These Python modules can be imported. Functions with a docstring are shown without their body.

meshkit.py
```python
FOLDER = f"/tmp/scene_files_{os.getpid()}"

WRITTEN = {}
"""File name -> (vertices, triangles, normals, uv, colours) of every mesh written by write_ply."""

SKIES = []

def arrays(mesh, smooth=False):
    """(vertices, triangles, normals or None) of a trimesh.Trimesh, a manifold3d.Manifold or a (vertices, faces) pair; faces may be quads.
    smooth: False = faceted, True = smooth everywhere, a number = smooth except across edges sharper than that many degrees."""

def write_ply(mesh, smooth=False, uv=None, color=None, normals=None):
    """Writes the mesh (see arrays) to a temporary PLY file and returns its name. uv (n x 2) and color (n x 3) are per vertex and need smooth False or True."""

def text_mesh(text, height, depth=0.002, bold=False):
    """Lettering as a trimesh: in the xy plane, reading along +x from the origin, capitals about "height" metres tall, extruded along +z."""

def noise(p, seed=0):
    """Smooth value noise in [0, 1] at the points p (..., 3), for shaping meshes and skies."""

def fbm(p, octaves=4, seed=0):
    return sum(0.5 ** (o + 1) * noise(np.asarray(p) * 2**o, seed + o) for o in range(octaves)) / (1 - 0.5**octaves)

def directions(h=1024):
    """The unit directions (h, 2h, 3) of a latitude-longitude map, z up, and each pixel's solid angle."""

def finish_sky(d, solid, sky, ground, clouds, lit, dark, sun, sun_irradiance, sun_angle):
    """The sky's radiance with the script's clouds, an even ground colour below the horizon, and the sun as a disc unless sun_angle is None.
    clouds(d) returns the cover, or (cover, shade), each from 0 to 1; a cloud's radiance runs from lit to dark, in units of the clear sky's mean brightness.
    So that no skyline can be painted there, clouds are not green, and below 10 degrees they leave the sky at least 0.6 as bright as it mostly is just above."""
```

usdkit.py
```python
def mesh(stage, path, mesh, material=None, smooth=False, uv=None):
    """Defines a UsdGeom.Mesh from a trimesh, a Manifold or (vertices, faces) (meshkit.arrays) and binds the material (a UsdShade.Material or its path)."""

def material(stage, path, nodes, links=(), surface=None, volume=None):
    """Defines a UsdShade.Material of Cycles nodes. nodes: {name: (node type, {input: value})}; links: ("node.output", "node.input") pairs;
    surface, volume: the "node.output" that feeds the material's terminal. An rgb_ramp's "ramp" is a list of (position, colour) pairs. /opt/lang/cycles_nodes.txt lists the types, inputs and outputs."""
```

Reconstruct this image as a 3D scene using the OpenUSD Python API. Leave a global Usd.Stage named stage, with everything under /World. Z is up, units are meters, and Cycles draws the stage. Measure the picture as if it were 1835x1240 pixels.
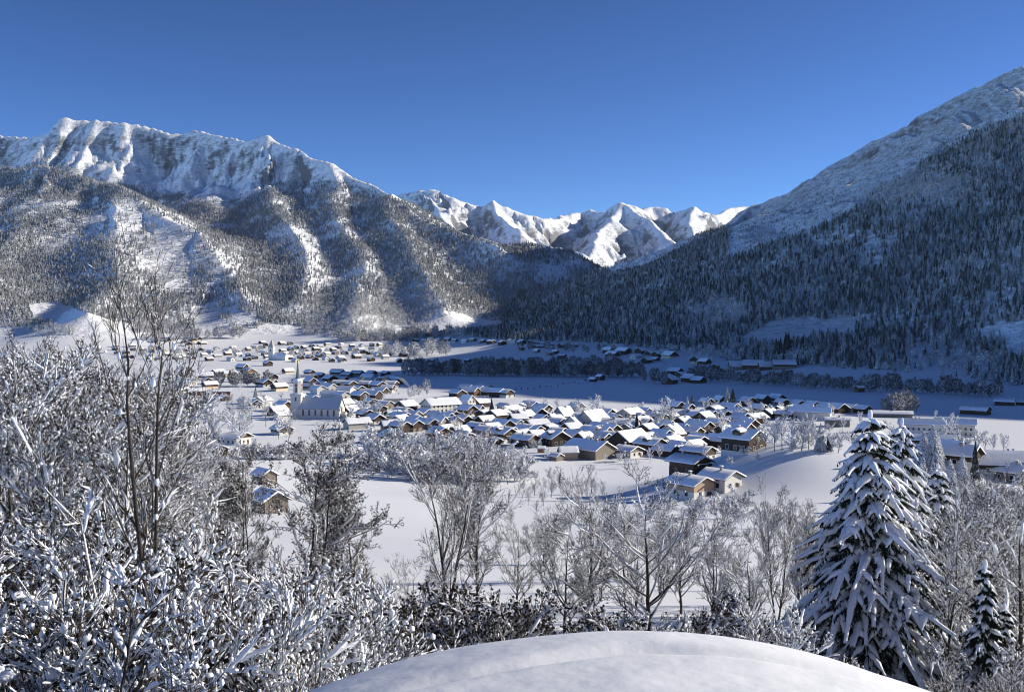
import math, random
import numpy as np, trimesh, usdkit, meshkit
from pxr import Gf, Sdf, Usd, UsdGeom, UsdLux, UsdShade, Vt

stage = Usd.Stage.CreateInMemory()
UsdGeom.SetStageUpAxis(stage, 'Z'); UsdGeom.SetStageMetersPerUnit(stage, 1.0)
UsdGeom.Xform.Define(stage, '/World'); UsdGeom.Scope.Define(stage, '/World/Looks')

# ------------------------------------------------------------------ camera, sky, sun
CAM_Z, PITCH, FPX = 68.0, math.radians(1.746), 1968.0          # eye height over the valley floor, tilt down, focal length in photo pixels
SUN_AZ, SUN_EL = math.radians(80.0), math.radians(20.0)        # azimuth from +y (the view) towards +x (right)
cam = UsdGeom.Camera.Define(stage, '/World/camera')
cam.CreateHorizontalApertureAttr(36.0); cam.CreateVerticalApertureAttr(36.0 * 1240 / 1835)
cam.CreateFocalLengthAttr(FPX / 1835 * 36.0); cam.CreateClippingRangeAttr(Gf.Vec2f(0.1, 60000.0))
cam.CreateExposureAttr(0.48)
cp, sp = math.cos(PITCH), math.sin(PITCH)
UsdGeom.Xformable(cam).AddTransformOp().Set(Gf.Matrix4d(1, 0, 0, 0, 0, sp, cp, 0, 0, -cp, sp, 0, 0, 0, CAM_Z, 1))

SUN = np.array([math.cos(SUN_EL) * math.sin(SUN_AZ), math.cos(SUN_EL) * math.cos(SUN_AZ), math.sin(SUN_EL)])
sky_m = usdkit.material(stage, '/World/Looks/sky', {
    'sky': ('sky_texture', {'sky_type': 'single_scattering', 'sun_disc': False, 'sun_elevation': SUN_EL, 'sun_rotation': SUN_AZ,
                            'altitude': 3000.0, 'air_density': 0.76, 'aerosol_density': 0.05, 'ozone_density': 3.8}),
    'gm': ('gamma', {'gamma': 1.46}), 'bg': ('background_shader', {'strength': 0.05})}, [('sky.color', 'gm.color'), ('gm.color', 'bg.color')], surface='bg.background')
dome = UsdLux.DomeLight.Define(stage, '/World/sky'); dome.CreateIntensityAttr(1.0)
UsdShade.MaterialBindingAPI.Apply(dome.GetPrim()).Bind(sky_m)
dome.GetPrim().SetCustomDataByKey('kind', 'structure')
sun = UsdLux.DistantLight.Define(stage, '/World/sun')
sun.CreateIntensityAttr(1.25); sun.CreateAngleAttr(0.53); sun.CreateColorAttr(Gf.Vec3f(1.0, 0.925, 0.79)); sun.CreateNormalizeAttr(True)
zax = SUN; xax = np.cross([0, 0, 1.0], zax); xax /= np.linalg.norm(xax); yax = np.cross(zax, xax)
UsdGeom.Xformable(sun).AddTransformOp().Set(Gf.Matrix4d(*xax, 0, *yax, 0, *zax, 0, 0, 0, 2000, 1))

# ------------------------------------------------------------------ helpers
rng = np.random.default_rng(7)
_used = {}
def numbered(path):
    n = _used.get(path, 0); _used[path] = n + 1
    return path if n == 0 else f'{path}_{n:03d}'
def tag(p, label=None, cat=None, group=None, kind=None):
    p = p.GetPrim() if hasattr(p, 'GetPrim') else p
    for k, v in (('label', label), ('category', cat), ('group', group), ('kind', kind)):
        if v: p.SetCustomDataByKey(k, v)
    return p
def thing(name, label, cat, loc=(0, 0, 0), rotz=0.0, scale=None, group=None, kind=None):
    x = UsdGeom.Xform.Define(stage, numbered('/World/' + name))
    x.AddTranslateOp().Set(Gf.Vec3d(*map(float, loc)))
    if rotz: x.AddRotateZOp().Set(math.degrees(rotz))
    if scale is not None: x.AddScaleOp().Set(Gf.Vec3f(*(map(float, scale) if np.ndim(scale) else [float(scale)] * 3)))
    return tag(x, label, cat, group, kind)
def part(parent, name, mesh, mat, smooth=False, label=None, kind=None):
    m = usdkit.mesh(stage, numbered(f'{parent.GetPath()}/{name}'), mesh, mat, smooth)
    return tag(m, label, kind=kind)
def copy_of(proto, name, label, cat, loc, rotz=0.0, scale=None, group=None):
    r = thing(name, label, cat, loc, rotz, scale, group)
    r.GetReferences().AddInternalReference(proto.GetPath()); r.SetInstanceable(True)
    return r
def model(name):            # a class prim whose children are a thing's parts; never drawn itself
    p = stage.CreateClassPrim('/World/' + name); return p
def mat(name, nodes, links, surface='p.BSDF'):
    return usdkit.material(stage, '/World/Looks/' + name, nodes, links, surface=surface)
def plain(name, color, rough=0.7, spec=0.3):
    return mat(name, {'p': ('principled_bsdf', {'base_color': color, 'roughness': rough, 'specular_ior_level': spec})}, [])
def cat_meshes(ms):
    vs, fs, n = [], [], 0
    for v, f in ms:
        v = np.asarray(v, float); f = np.asarray(f, int)
        if len(f) == 0: continue
        if f.shape[1] == 4: f = np.vstack([f[:, [0, 1, 2]], f[:, [0, 2, 3]]])
        vs.append(v); fs.append(f + n); n += len(v)
    return np.vstack(vs), np.vstack(fs)
def box(x0, x1, y0, y1, z0, z1):
    v = np.array([[x, y, z] for z in (z0, z1) for y in (y0, y1) for x in (x0, x1)], float)
    return v, np.array([[0, 2, 3, 1], [4, 5, 7, 6], [0, 1, 5, 4], [2, 6, 7, 3], [0, 4, 6, 2], [1, 3, 7, 5]])
def N(x, y, s, seed=0, oct=3):
    x = np.asarray(x, float); y = np.asarray(y, float)
    return meshkit.fbm(np.stack([x / s, y / s, np.full_like(x, 0.37 + seed)], -1), oct, seed)
def N1(x, y, sx, sy, seed=0):
    return meshkit.noise(np.stack([x / sx, y / sy, np.full_like(x, 0.5)], -1), seed)

def ray(px, py):
    u, w = (px - 917.5) / FPX, (py - 620.0) / FPX
    return np.stack([u + 0 * w, cp - w * sp, -sp - w * cp], -1)
def P3(px, py, y):          # the point seen at a photo pixel, y metres ahead
    d = ray(np.asarray(px, float), np.asarray(py, float)); y = np.asarray(y, float)
    return np.array([0, 0, CAM_Z]) + d * (y / d[..., 1])[..., None]
def project(p):
    q = np.asarray(p, float) - np.array([0, 0, CAM_Z])
    f = q[..., 1] * cp - q[..., 2] * sp; u = q[..., 1] * sp + q[..., 2] * cp
    return 917.5 + FPX * q[..., 0] / f, 620.0 - FPX * u / f
# ------------------------------------------------------------------ terrain: one height function, meshed in pieces
from scipy.interpolate import PchipInterpolator
_prof = PchipInterpolator([-80, -30, 0, 4, 7, 9.2, 10.5, 13, 17, 25, 39, 60, 100, 150, 200, 260, 350, 420, 500, 600, 20000],
                          [72, 68.5, 66.5, 66.1, 65.62, 65.3, 64.8, 62.9, 60.6, 56.8, 52.4, 47.6, 41.5, 34, 27, 19.5, 7.5, 2.2, 0.4, 0, 0])
def smax(a, b, r):
    h = np.clip(1 - np.abs(a - b) / (2 * r), 0, 1); return np.maximum(a, b) + h * h * r * 0.5
def G(x, y):
    z = _prof(np.clip(y, -80, 19000))
    near = np.exp(-((y - 8) / 9.0) ** 2)
    z = z - near * np.where(x < 1, 0.07, 0.085) * np.clip(np.abs(x - 1), 0, 8) ** 2 * np.clip((y - 1) / 8, 0, 1)
    mid = np.exp(-((y - 330) / 150.0) ** 2)
    z = z + 0.12 * 25 * np.log1p(np.exp(np.clip((-x - 30) / 25, -20, 5))) * mid                            # the meadow rises to the left
    z = z + 19.0 * np.exp(-(((x - 98) / np.where(x < 98, 46.0, 70.0)) ** 2 + ((y - 365) / 48.0) ** 2) ** 1.25)  # the knoll
    z = z - 0.03 * np.clip(x, 0, 120) * np.exp(-((y - 130) / 70.0) ** 2)
    w = np.clip((y - 30) / 100, 0, 1)
    z = z + w * (2.4 * (N(x, y, 60, 3, 2) - 0.5) + np.clip(1 - y / 900, 0, 1) * 0.5 * (N(x, y, 14, 4, 2) - 0.5))
    z = z + 0.10 * (N(x, y, 1.6, 8, 3) - 0.5) * np.exp(-(y / 30) ** 2)
    g = y - (8.15 + 0.10 * (x - 1) - 0.06 * np.abs(x - 1) + 0.12 * np.sin(1.7 * x))
    z = z + 0.055 * (N(x, y, 0.6, 18, 4) - 0.5) * np.exp(-(y / 14) ** 2)
    z = z + (0.35 + 0.9 * N(x, y, 1.1, 19, 2)) * (0.045 / (1 + np.exp(-np.clip(g / 0.05, -30, 30))) - 0.07 * np.exp(-(g / 0.15) ** 2) - 0.035) * np.clip(x + 1.6, 0, 1) * np.exp(-(np.clip(g, 0, 9) / 1.2) ** 2) + 0.02 * np.exp(-((g + 0.3) / 0.2) ** 2)
    z = z + 18 * np.clip((y - 1500) / 1500, 0, 1) ** 2                           # the valley floor climbs gently
    return z
def pts(*a):
    a = np.array(a, float); return P3(a[:, 0], a[:, 1], a[:, 2])
RIDGES = [   # group, slope, crest points (photo column, photo row, metres ahead)
 ('A', 0.74, pts((-420,205,4700),(-150,250,4700),(0,236,4700),(60,240,4650),(95,232,4560),(125,208,4500),(200,213,4480),(262,223,4450),(300,236,4400),(345,229,4400),(410,243,4300),(450,250,4220),(482,244,4180),(530,262,4050),(575,292,3950),(625,322,3800),(700,354,3600),(760,392,3400),(840,424,3250),(905,441,3150))),
 ('A', 0.42, pts((-400,250,3900),(-120,290,3800),(0,296,3700),(80,300,3650),(150,318,3500),(250,360,3250),(330,412,3000),(395,480,2700),(440,545,2400))),
 ('A', 0.45, pts((80,300,3650),(60,380,3200),(20,450,2800),(-30,520,2350))),
 ('A', 0.45, pts((200,340,3400),(215,420,2950),(190,500,2500),(170,560,2150))),
 ('A', 0.50, pts((482,246,4180),(478,330,3850),(500,372,3550),(525,420,3200),(540,480,2850),(530,545,2450))),
 ('A', 0.50, pts((575,294,3950),(590,345,3700),(610,400,3350),(640,460,3000),(640,530,2550),(630,580,2250))),
 ('A', 0.48, pts((700,354,3600),(715,410,3250),(742,470,2900),(775,520,2650),(800,558,2450))),
 ('D', 0.50, pts((760,478,3080),(800,458,3192),(860,446,3248),(950,437,3304),(1010,446,3304),(1050,460,3248),(1082,482,3192),(1096,515,3136),(1100,545,3080))),
 ('R', 0.62, pts((2150,250,2871),(1950,175,3219),(1860,140,3349),(1805,118,3393),(1750,146,3480),(1690,181,3567),(1640,216,3654),(1560,245,3741),(1500,295,3828),(1420,340,4002),(1370,356,4132),(1345,372,4176))),
 ('R', 0.62, pts((1345,372,4176),(1290,405,3915),(1230,440,3654),(1160,475,3480),(1095,497,3349))),
 ('R', 0.42, pts((1990,170,2175),(1900,190,2305),(1835,204,2392),(1760,228,2453),(1690,266,2523),(1620,318,2566),(1560,352,2610),(1480,400,2610),(1400,440,2592),(1340,452,2566),(1270,474,2505),(1180,500,2436),(1100,520,2366),(1000,550,2279),(920,583,2192))),
 ('R', 0.33, pts((1835,204,2392),(1800,330,1957),(1740,430,1653),(1690,520,1392),(1660,590,1174))),
 ('R', 0.33, pts((1560,352,2610),(1520,430,2218),(1450,520,1783),(1400,580,1522))),
 ('R', 0.33, pts((1340,452,2566),(1300,500,2218),(1240,560,1870))),
]
# far range, nine kilometres off
RIDGES += [
 ('F', 0.55, pts((560,380,9800),(640,356,9600),(700,344,9500),(722,341,9450),(738,335,9400),(762,334,9400),(800,350,9300),(838,366,9300),(866,373,9300),(882,360,9300),(912,369,9250),(945,379,9200),(968,386,9200),(986,389,9300),(1008,381,9900),(1040,374,10100),(1058,370,10100),(1075,378,10000),(1094,372,9700),(1112,362,9600),(1130,366,9600),(1142,371,9700),(1165,365,9900),(1190,367,9900),(1212,379,9800),(1232,371,9500),(1254,369,9450),(1275,378,9400),(1296,383,9400),(1325,366,10300),(1350,364,10300),(1420,372,10300),(1700,360,10300))),
 ('F', 0.55, pts((738,335,9400),(770,370,9000),(800,405,8500),(860,425,8000),(930,450,7400))),
 ('F', 0.55, pts((882,360,9300),(905,395,8700),(920,415,8300))),
 ('F', 0.52, pts((1112,362,9600),(1085,395,9000),(1060,425,8400),(1050,460,7600))),
 ('F', 0.52, pts((1112,362,9600),(1160,390,9100),(1190,415,8600),(1200,450,7900))),
 ('F', 0.52, pts((1254,369,9450),(1240,400,8900),(1245,430,8300))),
 ('F', 0.62, pts((940,433,7800),(1000,440,7400),(1050,452,7000))),
]
# the near end of the right-hand mountain, outside the picture: its crest is shaped to shade the valley floor
_edge = np.array([  # metres ahead on the floor, and how far left (x) the shade reaches there
 [500, 900], [610, 700], [655, 470], [686, 330], [723, 230], [797, 95], [863, 0], [920, -85], [990, -190], [1060, -262], [1130, -285], [1190, -262], [1235, -215], [1275, -128], [1300, -75],
 [1325, -136], [1380, -225], [1430, -268], [1503, -262], [1580, -205], [1673, -140], [1760, -103], [1900, -60], [2124, 18], [2250, 60], [2400, 120]])
def tan_el(): return math.tan(SUN_EL) / 1.0
def _shade_ridge():
    out = []
    for yy, xs in _edge:
        xr = 1330.0 + 0.12 * (yy - 700)
        run = (xr - xs) / math.sin(SUN_AZ)
        out.append((xr, yy + (xr - xs) / math.tan(SUN_AZ), max(run * tan_el(), 20)))
    return np.array(out)
SHADE = _shade_ridge()
def seg_height(x, y, P, k, dist=False):
    h = np.full(x.shape, -1e4); far = np.zeros(x.shape)
    for a, b in zip(P[:-1], P[1:]):
        d = b[:2] - a[:2]; L2 = max(d @ d, 1e-6)
        t = np.clip(((x - a[0]) * d[0] + (y - a[1]) * d[1]) / L2, 0, 1)
        D = np.hypot(x - a[0] - t * d[0], y - a[1] - t * d[1]); n = a[2] + t * (b[2] - a[2]) - k * D
        far = np.where(n > h, D, far); h = np.maximum(h, n)
    return (h, far) if dist else h
def H(x, y, want_group=False):
    x = np.asarray(x, float); y = np.asarray(y, float)
    g = G(x, y); base = g
    wx = x + 200 * (N(x, y, 420, 21, 4) - 0.5) * np.clip(y / 2500 - 0.3, 0, 1); wy = y + 200 * (N(x, y, 420, 22, 4) - 0.5) * np.clip(y / 2500 - 0.3, 0, 1)
    hs, ds = {}, {}
    fx = 420 * (N(x, y, 900, 61, 4) - 0.5); fy = 900 * (N(x, y, 900, 62, 4) - 0.5)
    for grp, k, P in RIDGES:
        far = P[:, 1].min() - 1500 if grp == 'F' else -1e9
        sel = y > far
        h = np.full(x.shape, -1e4); d = np.full(x.shape, 1e4)
        if sel.any() and grp == 'F': h[sel], d[sel] = seg_height(x[sel] + fx[sel], y[sel] + fy[sel], P, k, True)
        elif sel.any(): h[sel], d[sel] = seg_height(wx[sel], wy[sel], P, k, True)
        if grp in hs: ds[grp] = np.where(h > hs[grp], d, ds[grp]); hs[grp] = smax(hs[grp], h, 30.0 if grp != 'F' else 30.0)
        else: hs[grp], ds[grp] = h, d
    hs['R'] = smax(hs['R'], seg_height(x, y, SHADE, 0.60), 8.0)
    # ravines and rock relief, growing with height over the floor and away from the crests
    rid = np.abs(N1(x + 60 * N(x, y, 300, 5, 2), y, 150, 900, 31) - 0.5) * 2
    rid2 = np.abs(N1(x + 40 * N(x, y, 120, 6, 2), y, 48, 420, 33) - 0.5) * 2
    rid3 = np.abs(N1(x + 25 * N(x, y, 60, 6, 2), y + 20 * N(x, y, 80, 16, 2), 21, 130, 35) - 0.5) * 2
    fine = N(x, y, 90, 7, 5) - 0.5
    for grp in hs:
        away = np.clip(ds[grp] / 110, 0.12, 1)
        if grp == 'F':
            far = np.clip(ds[grp] / 260, 0.12, 1); up = np.clip((hs[grp] - 40) / 300, 0, 1) * far
            r3 = np.abs(N(x, y, 900, 41, 5) - 0.5) * 2; r4 = np.abs(N(x + 150 * N(x, y, 400, 45, 2), y, 210, 43, 4) - 0.5) * 2
            hs[grp] = hs[grp] + up * (-170 * (0.6 - r3).clip(0, 1) - 330 * (0.5 - r4).clip(0, 1) + 90 + 300 * (N(x, y, 200, 42, 5) - 0.5))
        else:
            up = np.clip((hs[grp] - g) / 420, 0, 1)
            cliff = np.clip((hs[grp] - 430) / 160, 0, 1) if grp == 'A' else 0.3 * np.clip((hs[grp] - 480) / 200, 0, 1)
            hs[grp] = hs[grp] + away * (up * (50 * fine - 18 * (1 - rid) ** 2) + cliff * (-58 * (1 - rid) ** 2 - 36 * (1 - rid2) ** 2 - 20 * (1 - rid3) ** 2 + 34 + 44 * fine + 26 * (N(x, y, 34, 17, 3) - 0.5)))
    for grp in hs: base = smax(base, hs[grp], 30.0 if grp != 'F' else 60.0)
    # smax lifts everything a little where nothing competes: take that back out
    base = base - 0.0
    if not want_group: return base
    names = ['G'] + list(hs)
    return base, np.array(names)[np.argmax(np.stack([g + 6] + [hs[n] for n in hs]), 0)]
# --- materials of the ground
SNOW = (0.86, 0.875, 0.90)
snow_m = mat('snow', {'g': ('geometry', {}), 'n': ('noise_texture', {'scale': 1.3, 'detail': 5.0, 'roughness': 0.6}), 'n2': ('noise_texture', {'scale': 0.06, 'detail': 4.0}),
    'add': ('math', {'math_type': 'multiply_add', 'value2': 0.35}), 'b': ('bump', {'strength': 0.5, 'distance': 0.12}),
    'p': ('principled_bsdf', {'base_color': SNOW, 'roughness': 0.6, 'specular_ior_level': 0.25, 'sheen_weight': 0.0})},
    [('g.position', 'n.vector'), ('g.position', 'n2.vector'), ('n.fac', 'add.value1'), ('n2.fac', 'add.value3'), ('add.value', 'b.height'), ('b.normal', 'p.normal')])
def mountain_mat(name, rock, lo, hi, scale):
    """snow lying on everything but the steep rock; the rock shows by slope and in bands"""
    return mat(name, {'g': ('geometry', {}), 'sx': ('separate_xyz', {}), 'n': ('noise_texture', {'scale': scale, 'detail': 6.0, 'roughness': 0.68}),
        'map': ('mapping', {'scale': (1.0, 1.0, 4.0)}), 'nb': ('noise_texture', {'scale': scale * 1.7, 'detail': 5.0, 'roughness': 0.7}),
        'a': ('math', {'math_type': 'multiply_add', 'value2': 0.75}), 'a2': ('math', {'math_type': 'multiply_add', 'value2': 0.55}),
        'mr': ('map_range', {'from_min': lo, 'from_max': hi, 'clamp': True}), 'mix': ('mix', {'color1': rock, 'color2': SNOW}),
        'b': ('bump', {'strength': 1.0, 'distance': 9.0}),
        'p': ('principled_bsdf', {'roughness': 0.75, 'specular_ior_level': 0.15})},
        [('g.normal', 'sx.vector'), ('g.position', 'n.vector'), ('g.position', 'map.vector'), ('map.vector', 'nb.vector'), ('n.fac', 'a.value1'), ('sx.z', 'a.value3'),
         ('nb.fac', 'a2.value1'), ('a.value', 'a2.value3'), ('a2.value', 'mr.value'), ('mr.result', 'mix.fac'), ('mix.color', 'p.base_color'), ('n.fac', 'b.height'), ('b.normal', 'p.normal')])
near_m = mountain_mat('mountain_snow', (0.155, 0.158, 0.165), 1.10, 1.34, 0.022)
shade_m = mountain_mat('scrub_mountain_snow', (0.10, 0.10, 0.10), 1.24, 1.62, 0.05)  # sparser snow over rock and scrub, kept darker to deepen the shaded flank
far_m = mountain_mat('far_snow', (0.17, 0.175, 0.185), 1.16, 1.40, 0.010)

def polar(thetas, rs):
    T, R = np.meshgrid(thetas, rs, indexing='ij')
    return R * np.sin(T), R * np.cos(T)
th_in = np.radians(np.linspace(-27.5, 27.5, 600))
th_side_l = np.radians(np.linspace(-75, -27.8, 50)); th_side_r = np.radians(np.linspace(27.8, 88, 110))
thetas = np.concatenate([th_side_l, th_in, th_side_r])
rs = np.concatenate([np.linspace(1.0, 6.6, 12), np.linspace(6.65, 10.4, 76), np.linspace(10.5, 30, 44), np.geomspace(30.4, 900, 130), np.geomspace(908, 5600, 370), np.geomspace(5660, 11500, 140)])
TX, TY = polar(thetas, rs)
TZ, TG = H(TX, TY, True)
nr = len(rs); ii, jj = np.meshgrid(np.arange(len(thetas) - 1), np.arange(nr - 1), indexing='ij')
v0 = (ii * nr + jj).ravel(); quads = np.stack([v0, v0 + 1, v0 + nr + 1, v0 + nr], 1)
allv = np.stack([TX.ravel(), TY.ravel(), TZ.ravel()], 1); grp = TG[:-1, :-1].ravel()
# leave out far cells beyond the ridges' backs that sink to nothing but keep the sheet whole to the horizon
def Hq(x, y):
    """the same height, read off the terrain sheet (quick)"""
    th, r = np.arctan2(x, y), np.hypot(x, y)
    i = np.clip(np.searchsorted(thetas, th) - 1, 0, len(thetas) - 2); j = np.clip(np.searchsorted(rs, r) - 1, 0, nr - 2)
    a = np.clip((th - thetas[i]) / (thetas[i + 1] - thetas[i]), 0, 1); b = np.clip((r - rs[j]) / (rs[j + 1] - rs[j]), 0, 1)
    return (TZ[i, j] * (1 - a) + TZ[i + 1, j] * a) * (1 - b) + (TZ[i, j + 1] * (1 - a) + TZ[i + 1, j + 1] * a) * b
def Gq(x, y):
    th, r = np.arctan2(x, y), np.hypot(x, y)
    return TG[np.clip(np.searchsorted(thetas, th), 0, len(thetas) - 1), np.clip(np.searchsorted(rs, r), 0, nr - 1)]
def at(px, py, y0=30.0, y1=6000.0):
    """where the ray through a photo pixel meets the ground"""
    ys = np.geomspace(y0, y1, 700); p = P3(np.full_like(ys, px), np.full_like(ys, py), ys)
    below = p[:, 2] < Hq(p[:, 0], p[:, 1]); i = int(np.argmax(below)) if below.any() else len(ys) - 1
    ys = np.linspace(ys[max(i - 1, 0)], ys[i], 40); p = P3(np.full_like(ys, px), np.full_like(ys, py), ys)
    below = p[:, 2] < Hq(p[:, 0], p[:, 1]); i = int(np.argmax(below)) if below.any() else 39
    return p[i]

def piece(name, sel, material, label):
    f = quads[sel]; used, inv = np.unique(f, return_inverse=True)
    m = usdkit.mesh(stage, '/World/' + name, (allv[used], inv.reshape(f.shape)[:, ::-1]), material, True)
    return tag(m, label, kind='structure')
piece('snow_field', grp == 'G', snow_m, 'snow covered ground of the slope, the meadows and the valley floor')
piece('mountain', grp == 'A', near_m, 'long mountain on the left with a snowy cliff top and wooded spurs')
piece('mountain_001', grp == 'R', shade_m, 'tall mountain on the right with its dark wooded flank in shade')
piece('mountain_002', grp == 'F', far_m, 'sunlit white peaks far away at the end of the valley')
piece('wooded_hill', grp == 'D', near_m, 'rounded wooded hill in the middle in front of the far peaks')
# behind the camera the hillside goes on
thb = np.radians(np.linspace(88, 285, 60)); rb = np.concatenate([np.linspace(1.0, 30, 40), np.geomspace(32, 2500, 40)])
bx_, by_ = polar(thb, rb); bz_ = H(bx_, by_)
ii, jj = np.meshgrid(np.arange(59), np.arange(len(rb) - 1), indexing='ij'); v0 = (ii * len(rb) + jj).ravel()
q = np.stack([v0, v0 + 1, v0 + len(rb) + 1, v0 + len(rb)], 1)
tag(usdkit.mesh(stage, '/World/hillside', (np.stack([bx_.ravel(), by_.ravel(), bz_.ravel() - 0.01], 1), q[:, ::-1]), snow_m, True), 'snowy hillside behind the viewpoint', kind='structure')
# ------------------------------------------------------------------ forests on the mountains (one mass each)
def inside(px, py, poly):
    poly = np.asarray(poly, float); c = np.zeros(np.shape(px), bool); j = len(poly) - 1
    for i in range(len(poly)):
        a, b = poly[i], poly[j]
        hit = ((a[1] > py) != (b[1] > py)) & (px < (b[0] - a[0]) * (py - a[1]) / (b[1] - a[1] + 1e-9) + a[0])
        c ^= hit; j = i
    return c
def line(px, p): p = np.array(p, float); return np.interp(px, p[:, 0], p[:, 1])
# the horizon that hides what stands behind it, per column of the terrain sheet
ELEV = (TZ - CAM_Z) / np.hypot(TX, TY); ELEV_MAX = np.maximum.accumulate(ELEV, axis=1)
def seen(x, y, z, tall):
    th, r = np.arctan2(x, y), np.hypot(x, y)
    i = np.clip(np.searchsorted(thetas, th), 0, len(thetas) - 1); j = np.clip(np.searchsorted(rs, r) - 2, 0, nr - 1)
    return (z + tall - CAM_Z) / r > ELEV_MAX[i, j] - 0.002
def scatter(n, th0, th1, r0, r1, seed):
    g = np.random.default_rng(seed)
    th = np.radians(g.uniform(th0, th1, n)); r = np.sqrt(g.uniform(r0 * r0, r1 * r1, n))
    x, y = r * np.sin(th), r * np.cos(th)
    z, grp = Hq(x, y), Gq(x, y)
    px, py = project(np.stack([x, y, z], -1))
    return x, y, z, grp, px, py, g

def conifer_mesh(seed, tiers=6, sides=7, slim=0.17):
    """a spruce one metre tall: ragged skirts of drooping boughs round a stem"""
    g = np.random.default_rng(seed); ms = []
    for t in range(tiers):
        f = t / tiers
        top = 1.0 - 0.86 * (1 - f) * 0.93 + 0.13 * (1 - f); top = min(1.0, 0.30 + 0.72 * f + 0.10)
        r = slim * (1.06 - f) ** 0.9 * g.uniform(0.85, 1.15) + 0.012; bot = 0.06 + 0.80 * f
        a = np.arange(sides * 2) * math.pi / sides + g.uniform(0, 6)
        rr = r * np.where(np.arange(sides * 2) % 2 == 0, g.uniform(0.85, 1.2, sides * 2), g.uniform(0.42, 0.65, sides * 2))
        zz = bot + np.where(np.arange(sides * 2) % 2 == 0, g.uniform(-0.05, 0.01, sides * 2), g.uniform(0.03, 0.07, sides * 2))
        v = np.vstack([[[g.normal(0, .006), g.normal(0, .006), top]], np.stack([rr * np.cos(a), rr * np.sin(a), zz], -1)])
        k = sides * 2
        ms.append((v, np.array([[0, 1 + i, 1 + (i + 1) % k] for i in range(k)])))
    a = np.arange(4) * math.pi / 2
    v = np.vstack([np.stack([.018 * np.cos(a), .018 * np.sin(a), np.full(4, -.08)], -1), [[0, 0, .5]]])
    ms.append((v, np.array([[i, (i + 1) % 4, 4] for i in range(4)])))
    return cat_meshes(ms)
def frost_mesh(seed, n=150, h0=0.12):
    """a bare broadleaf tree one metre tall, its twigs white with rime, far enough off to be a cloud of small sprays"""
    g = np.random.default_rng(seed)
    u = g.normal(size=(n, 3)); u /= np.linalg.norm(u, axis=1)[:, None]
    rad = g.uniform(0.35, 1, n) ** 0.5 * (0.8 + 0.35 * meshkit.noise(u * 2.3 + seed, seed))
    c = u * rad[:, None] * [0.27, 0.27, 0.42] + [0, 0, 0.57]
    ax = u * [1, 1, .5] + [0, 0, .75] + g.normal(0, .3, (n, 3)); ax /= np.linalg.norm(ax, axis=1)[:, None]
    sd = np.cross(ax, g.normal(size=(n, 3))); sd /= np.linalg.norm(sd, axis=1)[:, None]
    L = g.uniform(0.05, 0.11, n)[:, None]; W = g.uniform(0.010, 0.026, n)[:, None]
    v = np.stack([c - ax * L, c + sd * W, c + ax * L, c - sd * W], 1).reshape(-1, 3)
    q = np.arange(n * 4).reshape(n, 4)
    ms = [(v, q)]
    a = np.arange(5) * 2 * math.pi / 5
    for k in range(7):
        top = g.normal(0, .16, 3) * [1, 1, .6] + [0, 0, .72]; w = .018 if k == 0 else .009
        base = [0, 0, 0] if k == 0 else [0, 0, g.uniform(.15, .35)]
        vv = np.vstack([np.stack([w * np.cos(a), w * np.sin(a), np.zeros(5)], -1) + base, [top]])
        ms.append((vv, np.array([[i, (i + 1) % 5, 5] for i in range(5)])))
    return cat_meshes(ms)

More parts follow.
